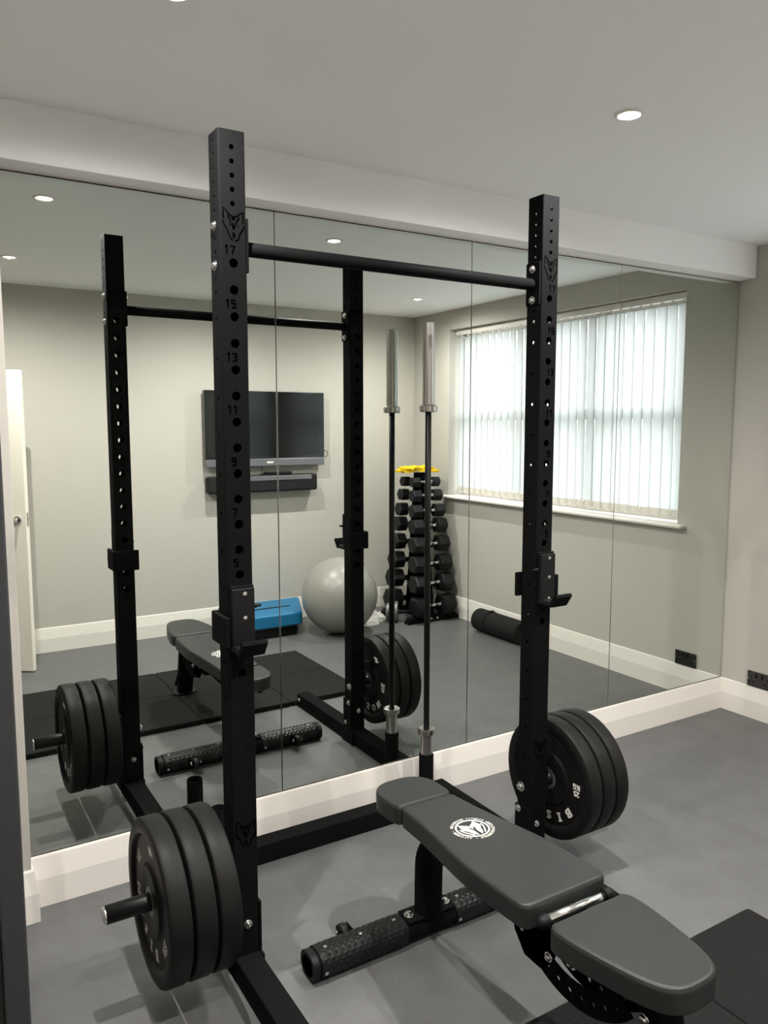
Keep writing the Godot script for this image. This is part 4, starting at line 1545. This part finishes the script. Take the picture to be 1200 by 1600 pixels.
func cloths(cx: float, cz: float):
	# yellow cloth folded over the top of the tower
	var o := thing("yellow_cloth", "folded yellow cloth draped on top of the dumbbell tower", "cloth", Vector3(cx, 1.231, cz))
	var m := mb()
	var f := FastNoiseLite.new()
	f.seed = 11
	f.frequency = 6.0
	var layer := func(b: MB, w: float, d: float, y: float, th: float, dx: float, dz: float, droop: float, rot: float):
		var nx := 18
		var nz := 10
		var P := []
		for i in nx + 1:
			var row := []
			for j in nz + 1:
				var u := float(i) / nx * 2 - 1
				var v := float(j) / nz * 2 - 1
				var x := u * w / 2
				var z := v * d / 2
				var over := maxf(0.0, absf(x) - 0.075)
				var h := y + 0.016 * f.get_noise_3d(x * 3 + dx * 9, z * 3, y * 7) + 0.006 * sin(x * 55 + z * 20) - droop * over
				row.append([Vector3(x, h, z), Vector3(x, h - th, z)])
			P.append(row)
		b.at(Transform3D(Basis(Vector3.UP, rot), Vector3(cx + dx, 0, cz + dz)))
		for i in nx:
			for j in nz:
				b.quad(P[i][j][0], P[i][j + 1][0], P[i + 1][j + 1][0], P[i + 1][j][0])
				b.quad(P[i][j][1], P[i + 1][j][1], P[i + 1][j + 1][1], P[i][j + 1][1])
		for i in nx:
			b.quad(P[i][0][1], P[i][0][0], P[i + 1][0][0], P[i + 1][0][1])
			b.quad(P[i][nz][0], P[i][nz][1], P[i + 1][nz][1], P[i + 1][nz][0])
		for j in nz:
			b.quad(P[0][j][0], P[0][j][1], P[0][j + 1][1], P[0][j + 1][0])
			b.quad(P[nx][j][1], P[nx][j][0], P[nx][j + 1][0], P[nx][j + 1][1])
		b.at(Transform3D.IDENTITY)
	layer.call(m, 0.33, 0.17, 1.262, 0.016, -0.03, 0.0, 0.12, 0.1)
	part("lower_fold", m, M.yellow_cloth, o)
	m = mb()
	layer.call(m, 0.26, 0.15, 1.282, 0.014, -0.04, -0.005, 0.10, -0.15)
	part("upper_fold", m, M.yellow_cloth, o)
	# crumpled white towel on the floor
	var tc := Vector3(3.205, 0, 2.83)
	o = thing("white_towel", "crumpled white towel on the floor between ball and dumbbell tower", "towel", tc)
	m = mb()
	var n2 := FastNoiseLite.new()
	n2.seed = 4
	n2.frequency = 9.0
	n2.fractal_octaves = 3
	var R := 12
	var S := 40
	var ring := []
	for i in R + 1:
		var row := []
		for j in S:
			var a := TAU * j / S
			var t := float(i) / R
			var rr := t * (0.175 + 0.025 * sin(a * 3 + 1) + 0.010 * sin(a * 8))
			var q := Vector3(rr * cos(a) * 1.15, 0, rr * sin(a))
			var h := 0.012 + (1 - t * t) * 0.05 + 0.09 * (1 - t * 0.7) * absf(n2.get_noise_2d(q.x * 1.2, q.z * 1.2))
			if i == R: h = 0.001
			row.append(tc + Vector3(q.x, h, q.z))
		ring.append(row)
	for i in R:
		for j in S:
			var k := (j + 1) % S
			m.quad(ring[i][j], ring[i][k], ring[i + 1][k], ring[i + 1][j])
	part("cloth", m, M.white_cloth, o)
	# small iron dumbbell with grey discs beside the tower
	var dc := Vector3(3.445, 0.0, 2.655)
	o = thing("disc_dumbbell", "small dumbbell with grey iron discs on the floor beside the tower", "dumbbell", dc)
	var ax := Vector3(0.8, 0, -0.6)
	for k in 3:
		m = mb()
		m.at(facing(dc + Vector3(0, 0.085, 0) + ax * (-0.10 + 0.035 * k), ax))
		var r: float = [0.070, 0.085, 0.085][k]
		m.lathe([[0.0, 0.0], [r * 0.45, 0.0], [r * 0.5, 0.006], [r * 0.82, 0.006], [r * 0.88, 0.0], [r * 0.97, 0.003], [r, 0.010], [r, 0.018], [r * 0.96, 0.026], [r * 0.88, 0.028], [r * 0.82, 0.022], [r * 0.5, 0.022], [r * 0.45, 0.028], [0.0, 0.028]], 32)
		part("disc", m, M.grey_iron, o)
	m = mb()
	m.rod(dc + Vector3(0, 0.085, 0) - ax * 0.14, dc + Vector3(0, 0.085, 0) + ax * 0.10, 0.012, 16)
	part("bar", m, M.plastic, o)

# ---------------------------------------------------------------- lamps and socket
func lamps():
	var pos := [["round recessed downlight above the left rack upright", 0.57, 0.93], ["round recessed downlight in the ceiling above the middle of the rack", 1.975, 0.975],
		["round recessed downlight near the door, seen leftmost in the mirror", 0.58, 2.29], ["round recessed downlight in front of the television", 1.98, 2.30], ["round recessed downlight above the dumbbell corner", 3.40, 2.32]]
	for q in pos:
		var p := Vector3(q[1], HC, q[2])
		var o := thing("downlight", q[0], "downlight", p, "recessed ceiling downlights")
		var m := mb()
		m.at(Transform3D(Basis.IDENTITY, p))
		m.lathe([[0.0, -0.0005], [0.0285, -0.0005], [0.030, -0.003], [0.033, -0.006], [0.038, -0.0065], [0.0425, -0.004], [0.044, 0.0]], 36)
		part("bezel", m, M.gloss_white, o)
		m = mb()
		m.at(Transform3D(Basis.IDENTITY, p))
		m.lathe([[0.0, -0.0055], [0.015, -0.0050], [0.0275, -0.0028], [0.0285, -0.0008]], 28, 0.3)
		part("lens_glow", m, M.lamp_glow, o)
		var l := SpotLight3D.new()
		l.name = "lamp_light"
		l.position = Vector3(0, -0.0014, 0)
		l.rotation.x = -PI / 2
		l.spot_angle = 88.0
		l.spot_angle_attenuation = 1.0
		l.spot_range = 12.0
		l.spot_attenuation = 2.0
		l.light_color = Color(1.0, 0.985, 0.965)
		l.light_energy = 2.45
		l.light_size = 0.010
		l.shadow_enabled = true
		o.add_child(l, true)

func socket():
	var y := 0.221
	var z := 0.242
	var o := thing("wall_socket", "black double wall socket just above the skirting by the mirror", "socket", Vector3(XR, y, z))
	var m := mb()
	m.rbox(Vector3(XR - 0.005, y, z), Vector3(0.010, 0.086, 0.146), 0.003, 2)
	part("face_plate", m, M.bezel, o)
	for s in [-1.0, 1.0]:
		m = mb()
		m.rbox(Vector3(XR - 0.011, y + 0.022, z + s * 0.018), Vector3(0.005, 0.026, 0.014), 0.002, 2)
		part("switch", m, M.plastic, o)
		m = mb()
		m.rbox(Vector3(XR - 0.0103, y + 0.010, z + s * 0.046), Vector3(0.001, 0.010, 0.005), 0.0003)
		m.rbox(Vector3(XR - 0.0103, y - 0.014, z + s * 0.046 - 0.011), Vector3(0.001, 0.006, 0.009), 0.0003)
		m.rbox(Vector3(XR - 0.0103, y - 0.014, z + s * 0.046 + 0.011), Vector3(0.001, 0.006, 0.009), 0.0003)
		part("pin_hole", m, M.cut_black, o)
		place("screw", screw_mesh, M.chrome, o, Transform3D(facing(Vector3.ZERO, Vector3(-1, 0, 0)).basis.scaled(Vector3(0.6, 0.6, 0.6)), Vector3(XR - 0.010, y, z + s * 0.066) - org))
